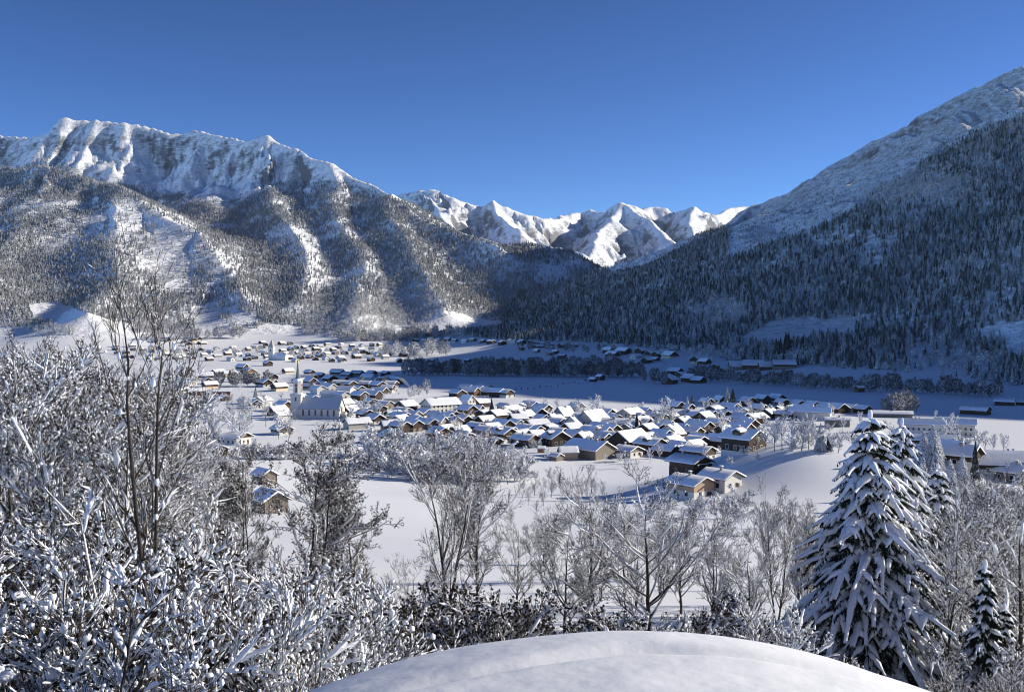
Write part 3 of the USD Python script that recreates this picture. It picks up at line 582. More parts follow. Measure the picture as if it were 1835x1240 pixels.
H_('house with two sunlit roof panels', 376, 697, 17, 12, 5.2, 25, -140, 'cream', 'brown')
H_('long white roofed farm at the near edge of the far field', 362, 680, 30, 17, 5.0, 24, -158, 'white', 'dark')
H_('dark gabled house right of the long white roofed farm', 371, 688, 15, 12, 4.4, 26, -52, 'white', 'dark')
H_('house with a white roof and dark gable by the far field', 391, 674, 19, 14, 5.0, 26, -126, 'dark', 'dark')
H_('house with a pale front under a white roof by the far field', 412, 676, 18, 13, 5.0, 25, -150, 'cream', 'cream')
H_('house with sun on its gable at the rim of the shade', 446, 672, 18, 14, 5.4, 25, -42, 'white', 'orange', 2.8)
H_('house in front of the far white church tower', 480, 656, 16, 13, 5.0, 27, -48, 'dark', 'dark')
H_('shaded house alone between dark trees left of the church spire', 478, 692, 24, 13, 4.6, 25, -14, 'white', 'dark')
H_('low house with a white rimmed roof edge below the left dark trees', 402, 718, 15, 10, 3.0, 20, -50, 'dark', 'dark')
H_('dark gabled house at the left end of the village', 308, 738, 14, 11, 4.4, 27, -128, 'dark', 'dark')
H_('house among rimed trees left below the cream house', 333, 735, 14, 11, 4.2, 25, -42, 'white', 'dark')
H_('roof with a glint of sun left of the church nave foot', 438, 724, 13, 9, 3.2, 20, -36, 'white', 'white')
H_('house with a clipped white roof right behind the church gable', 618, 733, 14, 11, 5.2, 30, -130, 'white', 'white')
H_('house with a lit roof between church and rimed tree', 628, 745, 14, 11, 4.4, 30, -126, 'white', 'dark')
H_('house with a long sunlit roof below the rimed tree', 640, 768, 20, 13, 4.4, 24, -150, 'grey', 'grey')
H_('house with a dark ridge behind the alder top', 672, 759, 15, 11, 4.2, 26, -44, 'white', 'dark')
# --- old hay huts on the meadow, every board to be seen
def hut(label, px, py, L, W, eave, rot):
    g = np.random.default_rng(int(px)); p = at(px, py, 60)
    t = thing('barn', label, 'hay hut', p, math.radians(rot)); rise = W / 2 * math.tan(math.radians(30))
    part(t, 'wall', gable_prism(L - .1, W - .1, -1.5, eave - .05, rise), MT['dark'])
    for i in range(int(W / 0.42)):
        y = -W / 2 + 0.21 + i * 0.42; top = eave + rise * (1 - abs(y) / (W / 2)) - .08
        part(t, 'board', box(L / 2 - .03, L / 2 + .02 + g.uniform(0, .03), y - .19, y + .19, -1.2 + g.uniform(0, .1), top), MT['weather'])
    for i in range(int(L / 0.42)):
        x = -L / 2 + 0.21 + i * 0.42
        part(t, 'board', box(x - .19, x + .19, -W / 2 - .02 - g.uniform(0, .03), -W / 2 + .03, -1.2, eave - .05), MT['weather'])
    part(t, 'roof', roof_slab(L, W, eave, rise, .6, .14, .02), roof_m)
    part(t, 'roof_snow', roof_slab(L, W, eave, rise, .62, .40, .17, 7, g, .12, True), roofsnow_m, 50)
hut('lower weathered hay hut on the meadow, its plank gable in the sun', 483, 918, 6.5, 5.6, 3.0, -50)
hut('upper weathered hay hut on the meadow, half behind the tree', 474, 868, 6.5, 5.4, 3.2, -48)

# --- the parish church with its slim spire
def church():
    p = at(577, 749, 60); d = p[1]; t = thing('church', 'white village church with a tall tower, clock belfry and slim green spire', 'church', p, math.radians(-13))
    Ln, Wn, ev, rise = 27.0, 11.0, 6.6, 6.4
    part(t, 'nave', gable_prism(Ln, Wn, -3, ev, rise), MT['white'])
    part(t, 'roof', roof_slab(Ln, Wn, ev, rise, .5, .2, .02), roof_m)
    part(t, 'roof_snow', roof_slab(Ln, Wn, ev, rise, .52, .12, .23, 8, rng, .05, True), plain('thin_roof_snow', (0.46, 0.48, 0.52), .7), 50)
    for i in range(6):
        x = -10.6 + i * 4.2; w = part(t, 'window', wall_rect('y', -Wn / 2, x, 1.7, 1.6, 4.2, -1, .05), frame_m); part(w, 'pane', wall_rect('y', -Wn / 2, x, 1.3, 1.8, 3.8, -1, .08), pane_m)
    w = part(t, 'window', wall_rect('x', Ln / 2, 0, 2.4, 3.0, 4.6, 1, .05), frame_m); part(w, 'pane', wall_rect('x', Ln / 2, 0, 1.9, 3.2, 4.2, 1, .08), pane_m)
    part(t, 'porch', gable_prism(3, 4.5, -3, 3.2, 1.4)[0:1] and (gable_prism(3, 4.5, -3, 3.2, 1.4)[0] + [Ln / 2 + 1.5, 0, 0], gable_prism(3, 4.5, -3, 3.2, 1.4)[1]), MT['white'])
    tx, s = -Ln / 2 - 2.6, 3.5
    tw = part(t, 'tower', box(tx - s, tx + s, -s - 1, s - 1, -3, 14.6), MT['white'])
    part(tw, 'cornice', box(tx - s - .45, tx + s + .45, -s - 1.45, s - .55, 14.6, 15.3), MT['white'])
    part(tw, 'cornice_snow', box(tx - s - .4, tx + s + .4, -s - 1.4, s - .6, 15.303, 15.5), roofsnow_m)
    def octo(r0, r1, z0, z1, n=8):
        a = (np.arange(n) + .5) * 2 * math.pi / n; v = np.vstack([np.stack([r * np.cos(a) + tx, r * np.sin(a) - 1, np.full(n, z)], -1) for r, z in ((r0, z0), (r1, z1))] + [[[tx, -1, z0], [tx, -1, z1]]])
        f = [[i, (i + 1) % n, n + (i + 1) % n] for i in range(n)] + [[i, n + (i + 1) % n, n + i] for i in range(n)] + [[(i + 1) % n, i, 2 * n] for i in range(n)] + [[n + i, n + (i + 1) % n, 2 * n + 1] for i in range(n)]
        return v, np.array(f)
    part(tw, 'belfry', octo(2.9, 2.9, 15.4, 23.0), MT['white'])
    part(tw, 'belfry_cornice', octo(3.3, 3.3, 23.0, 23.6), MT['white'])
    copper = plain('green_copper', (0.13, 0.17, 0.15), .6)
    part(t, 'spire', cat_meshes([octo(3.2, 1.25, 23.6, 26.2), octo(1.25, .06, 26.2, 37.5)]), copper)
    part(t, 'spire_snow', octo(3.35, 2.3, 23.65, 25.2), roofsnow_m)
    part(t, 'cross', cat_meshes([box(tx - .09, tx + .09, -1.09, -.91, 37.4, 40.2), box(tx - .7, tx + .7, -1.08, -.92, 39.0, 39.2)]), brick_m)
    a = np.arange(20) * 2 * math.pi / 20; clockm = plain('clock_red', (0.30, 0.09, 0.05), .6)
    for ang in (math.radians(0), math.radians(-90)):
        n = np.array([math.cos(ang), math.sin(ang), 0]); u = np.array([-n[1], n[0], 0]); c = np.array([tx, -1, 21.0]) + n * 2.72
        v = np.vstack([[c + n * .05], c + n * .05 + np.outer(np.cos(a) * 1.0, u) + np.outer(np.sin(a) * 1.0, [0, 0, 1])])
        part(tw, 'clock_face', (v, np.array([[0, 1 + i, 1 + (i + 1) % 20] for i in range(20)])), clockm)
        b = c + n * .07
        part(tw, 'louvre', (np.array([c + n * .06 + u * x + [0, 0, z] for x, z in ((-.55, -4.6), (.55, -4.6), (.55, -1.6), (0, -1.1), (-.55, -1.6))]), np.array([[0, 1, 2], [0, 2, 3], [0, 3, 4]])), pane_m)
    for ang, yy in ((0, 0),):
        part(tw, 'tower_window', wall_rect('x', tx + s, -1, 1.1, 10.8, 2.6, 1, .05), pane_m)
    part(tw, 'tower_window', wall_rect('y', -s - 1, tx, 1.1, 10.8, 2.6, -1, .05), pane_m)
church()
def far_church():
    p = at(487, 646, 60); t = thing('church', 'small white church tower with a pointed cap in the far village', 'church', p, math.radians(-14))
    part(t, 'tower', box(-3.6, 3.6, -3.6, 3.6, -3, 19), MT['white'])
    v = np.array([[-3.9, -3.9, 19.02], [3.9, -3.9, 19.02], [3.9, 3.9, 19.02], [-3.9, 3.9, 19.02], [0, 0, 30]]); part(t, 'spire', (v, np.array([[0, 1, 4], [1, 2, 4], [2, 3, 4], [3, 0, 4], [0, 2, 1], [0, 3, 2]])), MT['grey'])
    v, f = gable_prism(20, 10, -3, 6, 4.4); part(t, 'nave', (v + [13, 0, 0], f), MT['white'])
    v, f = roof_slab(20, 10, 6, 4.4, .4, .4, .05, 5, rng, .05, True); part(t, 'roof_snow', (v + [13, 0, 0], f), roofsnow_m, 50)
    part(t, 'window', wall_rect('y', -3.6, 0, 1.2, 13, 2.8, -1, .05), pane_m); part(t, 'window', wall_rect('x', 3.6, 0, 1.2, 13, 2.8, 1, .05), pane_m)
far_church()
# --- farther groups of houses: alike roofs that only their group tells apart
def cluster(spots, label, group, seed, gx=4, size=(11, 17), rots=(R_, L_), light=0.5, shallow=True, name='house', cat='house'):
    g = np.random.default_rng(seed)
    for px, py in spots:
        L = g.uniform(*size); W = L * g.uniform(.66, .85); rot = rots[int(g.random() < .38)] + g.normal(0, 9)
        low = g.choice(['white', 'white', 'grey', 'cream']) if g.random() < light else g.choice(['dark', 'dark', 'brown', 'weather']); high = 'dark' if g.random() < .6 else low
        t = H_(label, px, py, L, W, g.uniform(3.4, 5.4), g.uniform(20, 30), rot, low, high, windows=False, group=group, shallow=True, chimney=0, name=name, cat=cat)
        if shallow and name != 'barn':
            for q in range(2): part(t, 'window', wall_rect('x', L / 2, (q - .5) * W * .4, 1.3, 1.1, 1.4, 1, .09), pane_m)
def fill(poly, n, dmin, seed, sy=0.4):
    g = np.random.default_rng(seed); poly = np.array(poly, float); out = []
    for _ in range(6000):
        q = g.uniform(poly.min(0), poly.max(0))
        if inside(q[0:1], q[1:2], poly)[0] and all(math.hypot(q[0] - o[0], (q[1] - o[1]) / sy) > dmin for o in out): out.append(q)
        if len(out) >= n: break
    return out
cluster(fill([(545,672),(600,669),(700,673),(712,690),(690,716),(620,718),(560,706),(540,690)], 34, 19, 3), 'snow roofed house in blue shade behind the church', 'houses in the shade behind the church', 5, size=(13, 19), rots=(-26, -34))
cluster(fill([(400,668),(440,660),(540,668),(545,690),(520,712),(470,702),(430,690)], 9, 24, 4), 'snow roofed house in shade left of the church spire', 'houses in the shade left of the spire', 6, size=(13, 18))
cluster(fill([(205,618),(300,628),(475,622),(480,644),(420,650),(330,646),(250,646),(200,640)], 44, 14, 7), 'small snow roofed house in the far village, left of its white church tower', 'far village houses left of the church tower', 8, size=(12, 17), name='cottage')  # houses of the far village, the same kind as the others
cluster(fill([(500,628),(560,618),(660,618),(730,626),(725,640),(660,650),(560,650),(500,648)], 52, 13, 9), 'small snow roofed house in the far village, right of its white church tower', 'far village houses right of the church tower', 10, size=(12, 17), name='cottage')
cluster([(330,615),(345,612),(356,610),(300,612),(275,614),(338,620),(362,617)], 'farmhouse in the hamlet at the foot of the left mountain', 'hamlet under the left mountain', 11, name='farmhouse', size=(16, 24))  # hamlet houses, the same kind as the village ones
cluster([(470,616),(476,620),(505,617),(520,618)], 'dark timber house on the meadow above the far village', 'houses above the far village', 12, size=(14, 18), light=.1)
cluster([(772,610),(786,612),(802,611),(815,613),(833,614),(848,612),(866,614),(880,616),(760,614),(745,612),(900,618),(918,615),(935,617),(955,618),(970,620),(985,621),(965,624),(1010,622),(1025,623)], 'small house in the hamlet along the far edge of the sunlit field', 'hamlet by the far sunlit field', 13, name='farmhouse', size=(14, 20))  # ordinary small houses along the field, not a kind of their own
cluster([(716,650),(750,650),(772,651),(820,650),(838,649),(896,651),(935,628),(962,632),(985,637),(995,634),(1008,642),(760,655)], 'dark field barn standing alone on the shaded snow', 'field barns on the shaded snow', 14, size=(9, 13), light=0.0, name='barn', cat='barn')
cluster([(1108,626),(1117,634),(1090,632),(1140,642),(1166,638),(1178,640),(1190,636),(1200,640),(1172,648),(1160,650),(1148,634),(1250,650),(1262,652),(1098,640)], 'shaded house in the hamlet at the foot of the right mountain', 'hamlet under the right mountain', 15, name='farmhouse', size=(16, 24))  # ordinary houses of the shaded hamlet
cluster([(1194,682),(1210,672),(1224,676),(1236,684),(1252,686),(1200,688)], 'shaded building of the farm beyond the tree row', 'farm on the shaded field', 16, size=(16, 22), light=0.0, name='barn', cat='farm building')
cluster([(1076,681),(1063,684),(1283,662),(1540,702)], 'little hay barn on the shaded valley field', 'hay barns on the shaded field', 17, size=(9, 12), light=0.0, name='barn', cat='barn')
cluster([(1350,660),(1378,661),(1405,660),(1325,662)], 'long shaded hall below the right hand meadow', 'halls below the right meadow', 18, size=(28, 34), rots=(-8, -12), light=0.3)
cluster([(820,712),(843,709),(856,706),(876,708),(892,711),(905,712),(868,700),(835,702)], 'dark roofed house at the edge of the shaded field', 'houses at the edge of the shaded field', 19, size=(14, 18), light=.2, rots=(-30, -36))
cluster([(1366,724),(1392,723),(1402,730),(1428,731),(1502,739),(1525,738),(1545,740),(1480,735),(1455,733),(1340,727)], 'house with a dark little gable at the upper right edge of the village', 'houses at the upper right village edge', 20, size=(13, 18), rots=(-52, -56), light=.3)
cluster([(850,742),(905,737),(930,738),(950,736),(870,762),(925,768),(985,775),(1100,760),(1150,768),(1160,780),(1215,778),(1285,770),(1295,752),(1280,742),(1320,748),(1340,772),(1180,757),(1155,747),(1395,742),(1415,738),(1290,800),(1190,800),(745,762),(760,748),(680,742),(655,752),(770,735),(865,748),(812,752),(905,772),(870,782),(1030,788),(560,722),(535,716),(1440,744),(1410,750),(690,732),(665,728)],
        'snow roofed house in the thick of the village', 'houses in the thick of the village', 21, size=(12, 17))
cluster(fill([(690,742),(820,748),(1000,748),(1180,752),(1330,752),(1340,795),(1270,812),(1180,822),(1080,800),(940,792),(800,782),(690,775)], 66, 20, 22, .42), 'snow roofed house wedged between the larger village houses', 'smaller houses between the large village houses', 23, size=(11, 15))
def smoke():
    p = at(737, 716, 60); v, f = [], []; c0 = np.array([p[0], p[1], 8.0]); n = 10; a = np.arange(n) * 2 * math.pi / n
    for k in range(7):
        s = k / 6; c = c0 + np.array([-9.5 * s ** 1.2, 0, 9.5 * s]); r = 0.5 + 2.6 * s if k < 6 else 0.5
        v.append(np.stack([c[0] + r * np.cos(a), c[1] + r * np.sin(a), np.full(n, c[2]) + .3 * np.sin(3 * a + k)], -1))
    v = np.vstack(v + [[c0], [c0 + [-9.6, 0, 9.8]]]); f = [[k * n + i, k * n + (i + 1) % n, (k + 1) * n + (i + 1) % n] for k in range(6) for i in range(n)] + [[k * n + i, (k + 1) * n + (i + 1) % n, (k + 1) * n + i] for k in range(6) for i in range(n)]
    f += [[(i + 1) % n, i, 7 * n] for i in range(n)] + [[6 * n + i, 6 * n + (i + 1) % n, 7 * n + 1] for i in range(n)]
    vm = usdkit.material(stage, '/World/Looks/smoke', {'v': ('principled_volume', {'color': (.9, .9, .92), 'density': 0.13})}, [], volume='v.volume')
    tag(usdkit.mesh(stage, '/World/smoke', (v, np.array(f)), vm, True), 'white smoke drifting left from a chimney behind the church', kind='stuff')
smoke()
# ------------------------------------------------------------------ trees and shrubs
def norm(v): return v / np.maximum(np.linalg.norm(v, axis=-1, keepdims=True), 1e-9)
def tubes(P, R, sides):
    """P (b, k, 3) centre lines with radii R (b, k) as open-ended tapered tubes"""
    b, k, _ = P.shape; T = norm(np.gradient(P, axis=1)); ref = np.where(np.abs(T[..., 2:3]) > 0.85, [1.0, 0, 0], [0, 0, 1.0])
    U = norm(np.cross(T, ref)); V = np.cross(T, U); a = np.arange(sides) * 2 * math.pi / sides
    v = P[:, :, None] + R[:, :, None, None] * (np.cos(a)[:, None] * U[:, :, None] + np.sin(a)[:, None] * V[:, :, None])
    i, j, s = np.meshgrid(np.arange(b), np.arange(k - 1), np.arange(sides), indexing='ij')
    idx = lambda jj, ss: (i * k + jj) * sides + ss % sides
    return v.reshape(-1, 3), np.stack([idx(j, s), idx(j, s + 1), idx(j + 1, s + 1), idx(j + 1, s)], -1).reshape(-1, 4)
def snow_tubes(P, R, t, g, skip=0.25):
    """banks of snow lying along the upper side of branches; t is how deep it lies on a level branch"""
    b, k, _ = P.shape; T = norm(np.gradient(P, axis=1)); hor = np.hypot(T[..., 0], T[..., 1])
    lump = np.clip(g.normal(0.85, 0.45, (b, k)), 0, 1.9) * (g.uniform(0, 1, (b, k)) > skip)
    d = t * np.clip(hor * 1.25 - 0.15, 0.05, 1) ** 0.8 * lump; d[:, 0] *= .3; d[:, -1] *= .5
    W = R * 0.8 * (d > 0) + d * 0.62; U = norm(np.cross(T, [0, 0, 1.0]) + 1e-6); up = np.array([0, 0, 1.0])
    prof = np.array([(-1, -.1), (-.72, .55), (0, 1), (.72, .55), (1, -.1), (0, -.45)])
    v = P[:, :, None] + (R * 0.55)[:, :, None, None] * up + prof[:, 0][:, None] * (W[:, :, None, None] * U[:, :, None]) + prof[:, 1][:, None] * (d[:, :, None, None] * up)
    n = len(prof); i, j, s = np.meshgrid(np.arange(b), np.arange(k - 1), np.arange(n), indexing='ij')
    alive = ((d[:, :-1] + d[:, 1:]) > 0.006)[i, j]
    idx = lambda jj, ss: (i * k + jj) * n + ss % n
    q = np.stack([idx(j, s), idx(j + 1, s), idx(j + 1, s + 1), idx(j, s + 1)], -1)[alive]
    used, inv = np.unique(q.reshape(-1), return_inverse=True)
    return v.reshape(-1, 3)[used], inv.reshape(-1, 4)
ICO = trimesh.creation.icosphere(0); ICO1 = trimesh.creation.icosphere(1)
def blobs(C, S, g, fine=False):
    """snow clumps: uneven little balls at C with half sizes S (n, 3)"""
    m = ICO1 if fine else ICO; V, F = np.array(m.vertices), np.array(m.faces); n = len(C)
    v = C[:, None] + V * S[:, None] * g.uniform(.72, 1.25, (n, len(V), 1))
    return v.reshape(-1, 3), (F + (np.arange(n) * len(V))[:, None, None]).reshape(-1, 3)
def children(P, R, count, f0, f1, length, spread, lift, g, k=4, curve=0.0, rr=0.55, shape=None):
    """count branches leaving each branch of (P, R)"""
    b, kk, _ = P.shape; f = np.sort(g.uniform(f0, f1, (b, count)), 1); u = f * (kk - 1); i = np.minimum(u.astype(int), kk - 2); w = (u - i)[..., None]
    bi = np.arange(b)[:, None]; base = P[bi, i] * (1 - w) + P[bi, i + 1] * w; r0 = R[bi, i] * (1 - w[..., 0]) + R[bi, i + 1] * w[..., 0]
    T = norm(P[bi, i + 1] - P[bi, i]); side = norm(np.cross(T, g.normal(size=T.shape)))
    sp_ = g.normal(spread, 0.14, (b, count, 1)); D = norm(T * np.cos(sp_) + side * np.sin(sp_) + np.array([0, 0, lift]))
    Lg = length * g.uniform(.65, 1.3, (b, count)) * (shape(f) if shape else (1.15 - 0.6 * f))
    s = np.linspace(0, 1, k); wob = g.normal(0, 0.055, (b, count, k, 3)) * np.minimum(s, .8)[:, None]; wob = np.cumsum(wob, 2) * .8
    out = base[:, :, None] + Lg[:, :, None, None] * (s[:, None] * D[:, :, None] + wob + curve * (s ** 2)[:, None] * np.array([0, 0, 1.0]))
    out[:, :, 0] = base
    rad = (r0 * rr)[:, :, None] * (1 - 0.72 * s)
    return out.reshape(-1, k, 3), rad.reshape(-1, k)
bark_m = mat('bark', {'g': ('texture_coordinate', {}), 'n': ('noise_texture', {'scale': 9.0, 'detail': 4.0}), 'mx': ('mix', {'color1': (0.028, 0.023, 0.019), 'color2': (0.085, 0.072, 0.060)}), 'p': ('principled_bsdf', {'roughness': 0.9, 'specular_ior_level': 0.1})},
    [('g.object', 'n.vector'), ('n.fac', 'mx.fac'), ('mx.color', 'p.base_color')])
leaf_m = mat('withered_leaves', {'oi': ('geometry', {}), 'rp': ('rgb_ramp', {'ramp': [(0, (0.03, 0.022, 0.015)), (1, (0.10, 0.06, 0.034))]}), 'p': ('principled_bsdf', {'roughness': 0.8, 'specular_ior_level': 0.1})}, [('oi.random_per_island', 'rp.fac'), ('rp.color', 'p.base_color')])
twigsnow_m = mat('twig_snow', {'p': ('principled_bsdf', {'base_color': SNOW, 'roughness': 0.7, 'specular_ior_level': 0.15})}, [])
MODEL_H = {}
def bare_tree(name, seed, Ht, trunks=1, limbs=14, limb_len=0.33, lift=0.35, curve=0.10, f0=0.22, spread=0.95, subs=7, twigs=7, snow=1.0, leaves=0, fat=0.013, shape=None, lean=0.03, clump=500, spurs=0, fork=0.05, thick=1.0, csize=1.0, leafsize=1.0, limb_snow=1.0, skip3=.42):
    g = np.random.default_rng(seed); k = 9; s = np.linspace(0, 1, k)
    T0 = np.zeros((trunks, k, 3))
    for i in range(trunks):
        a = g.uniform(0, 6.28); d = np.array([math.cos(a), math.sin(a), 0]) * (lean + (fork if trunks > 1 else 0))
        T0[i] = np.stack([s * 0, s * 0, s * Ht * (1 - .12 * i)], -1) + (s ** 1.3)[:, None] * d * Ht * 2 + np.cumsum(g.normal(0, .007, (k, 3)) * [1, 1, 0], 0) * Ht + [0.12 * math.cos(a) * i, .12 * math.sin(a) * i, 0]
    T0[:, 0, 2] -= 0.5
    R0 = np.repeat((Ht * fat * (1 - 0.86 * s ** 0.9))[None], trunks, 0)
    P1, R1 = children(T0, R0, limbs, f0, 0.97, Ht * limb_len, spread, lift, g, 6, curve, 0.62, shape)
    P2, R2 = children(P1, R1, subs, .18, .98, Ht * limb_len * .38, .8, .22, g, 5, .10, .6)
    P3_, R3 = children(P2, R2, twigs, .12, .99, Ht * limb_len * .17, .75, .25, g, 4, .08, .62)
    R1 = np.maximum(R1, .016 * thick); R2 = np.maximum(R2, .012 * thick); R3 = np.maximum(R3, .0095 * thick)
    p = model(name); MODEL_H[str(p.GetPath())] = float(np.percentile(np.concatenate([P2[..., 2].ravel(), P3_[..., 2].ravel()]), 99.7))
    part(p, 'trunk', tubes(T0, R0, 7), bark_m, True)
    wood = [tubes(P1, R1, 5), tubes(P2, R2, 3), tubes(P3_, R3, 3)]
    if spurs:
        P4, R4 = children(P3_, R3, spurs, .1, .95, Ht * limb_len * .075, .8, .3, g, 3, 0, .8); wood.append(tubes(P4, np.maximum(R4, .007 * thick), 3))
    part(p, 'crown', cat_meshes(wood), bark_m)
    sn = [snow_tubes(T0, R0, .05 * snow, g, .55), snow_tubes(P1, R1, .15 * snow * thick * limb_snow, g, .12), snow_tubes(P2, R2, .064 * snow * thick, g, .28), snow_tubes(P3_, R3, .027 * snow * thick, g, skip3)]
    if spurs: sn.append(snow_tubes(P4, np.maximum(R4, .007 * thick), .024 * snow * thick, g, .5))
    n = int(clump); A = np.vstack([P2.reshape(-1, 3), P3_.reshape(-1, 3)]); C = A[g.integers(0, len(A), n)] + [0, 0, .02]; S = g.uniform(.018, .05, (n, 1)) * g.uniform(.7, 1.6, (n, 3)) * [1, 1, 1.2] * snow * csize
    sn.append(blobs(C, S, g))
    part(p, 'snow_cover', cat_meshes(sn), twigsnow_m, True)
    if leaves:
        C = P3_[:, 1:].reshape(-1, 3); C = C[g.integers(0, len(C), leaves)] + g.normal(0, .05, (leaves, 3)); u = norm(g.normal(size=(leaves, 3))); w = norm(np.cross(u, g.normal(size=(leaves, 3))))
        a_, b_ = leafsize * g.uniform(.025, .055, (leaves, 1)), leafsize * g.uniform(.015, .035, (leaves, 1))
        part(p, 'withered_leaf', (np.stack([C - u * a_, C + w * b_, C + u * a_, C - w * b_], 1).reshape(-1, 3), np.arange(leaves * 4).reshape(-1, 4)), leaf_m, kind='stuff')
    return p
round_ = lambda f: 0.45 + 1.0 * np.sin(np.clip(f, .05, 1) * 2.6) * (1.1 - .55 * f)
cone_ = lambda f: 1.25 - .95 * f
ALDER = bare_tree('alder_model', 101, 15.0, 2, 18, .34, .18, .05, .14, 1.05, 8, 8, .62, 10000, .0105, lambda f: (1.3 - .95 * f) * (0.75 + .3 * (f > .25)), clump=1900, fork=.02, spurs=1, thick=1.35, csize=2.0, leafsize=1.9)
UPSWEPT = bare_tree('upswept_model', 102, 15.0, 2, 14, .36, .45, .34, .14, .85, 8, 8, .66, 4000, .012, round_, clump=1500, fork=.05, spurs=1, thick=1.35, csize=2.0, leafsize=1.7)
BROAD = bare_tree('broad_model', 103, 12.0, 1, 18, .46, .22, .22, .14, 1.1, 8, 8, .66, 3000, .019, round_, clump=1500, spurs=1, thick=1.3, csize=1.8, leafsize=1.6)
SLENDER = bare_tree('slender_model', 104, 14.0, 1, 22, .26, .42, .10, .15, .8, 8, 8, .74, 1800, .0085, round_, clump=800, thick=1.2, csize=1.5, leafsize=1.5)
TALL = bare_tree('tall_model', 105, 15.0, 2, 15, .28, .40, .12, .20, .85, 8, 8, .76, 1800, .009, round_, clump=800, fork=.04, thick=1.2, csize=1.5, leafsize=1.5)
SHRUB = [bare_tree('shrub_model_%s' % w, 110 + i, 3.4, 9, 7, .42, .30, .02, .05, .8, 8 if i == 0 else 7, 8 if i == 0 else 7, sn, lv, .008, None, lean=.16, clump=cl, fork=.10, thick=.46 if i == 0 else .7, csize=cs, limb_snow=.6, skip3=.56 if i == 0 else .45) for i, (w, sn, lv, cl, cs) in enumerate((('loaded', 1.2, 600, 2200, .52), ('leafy', .8, 8000, 500, .7), ('twiggy', .75, 2500, 500, .7)))]
THICKET = bare_tree('thicket_model', 120, 6.0, 7, 9, .34, .35, .05, .06, .7, 6, 6, .75, 0, .006, None, lean=.09, clump=800, fork=.08)
MID = [bare_tree('rimed_model_%s' % w, 130 + i, 9.0, 1 + i % 2, 11, .40, .30, .12, .18, .9, 6, 6, .75, 0, .016, round_, clump=600, thick=3.4, csize=3.0) for i, w in enumerate('abc')]
MID.append(bare_tree('rimed_bush_model', 140, 5.0, 6, 8, .40, .35, .08, .06, .8, 5, 5, .75, 0, .009, None, lean=.12, clump=450, thick=2.6, csize=2.6, fork=.10))
print('trees built')

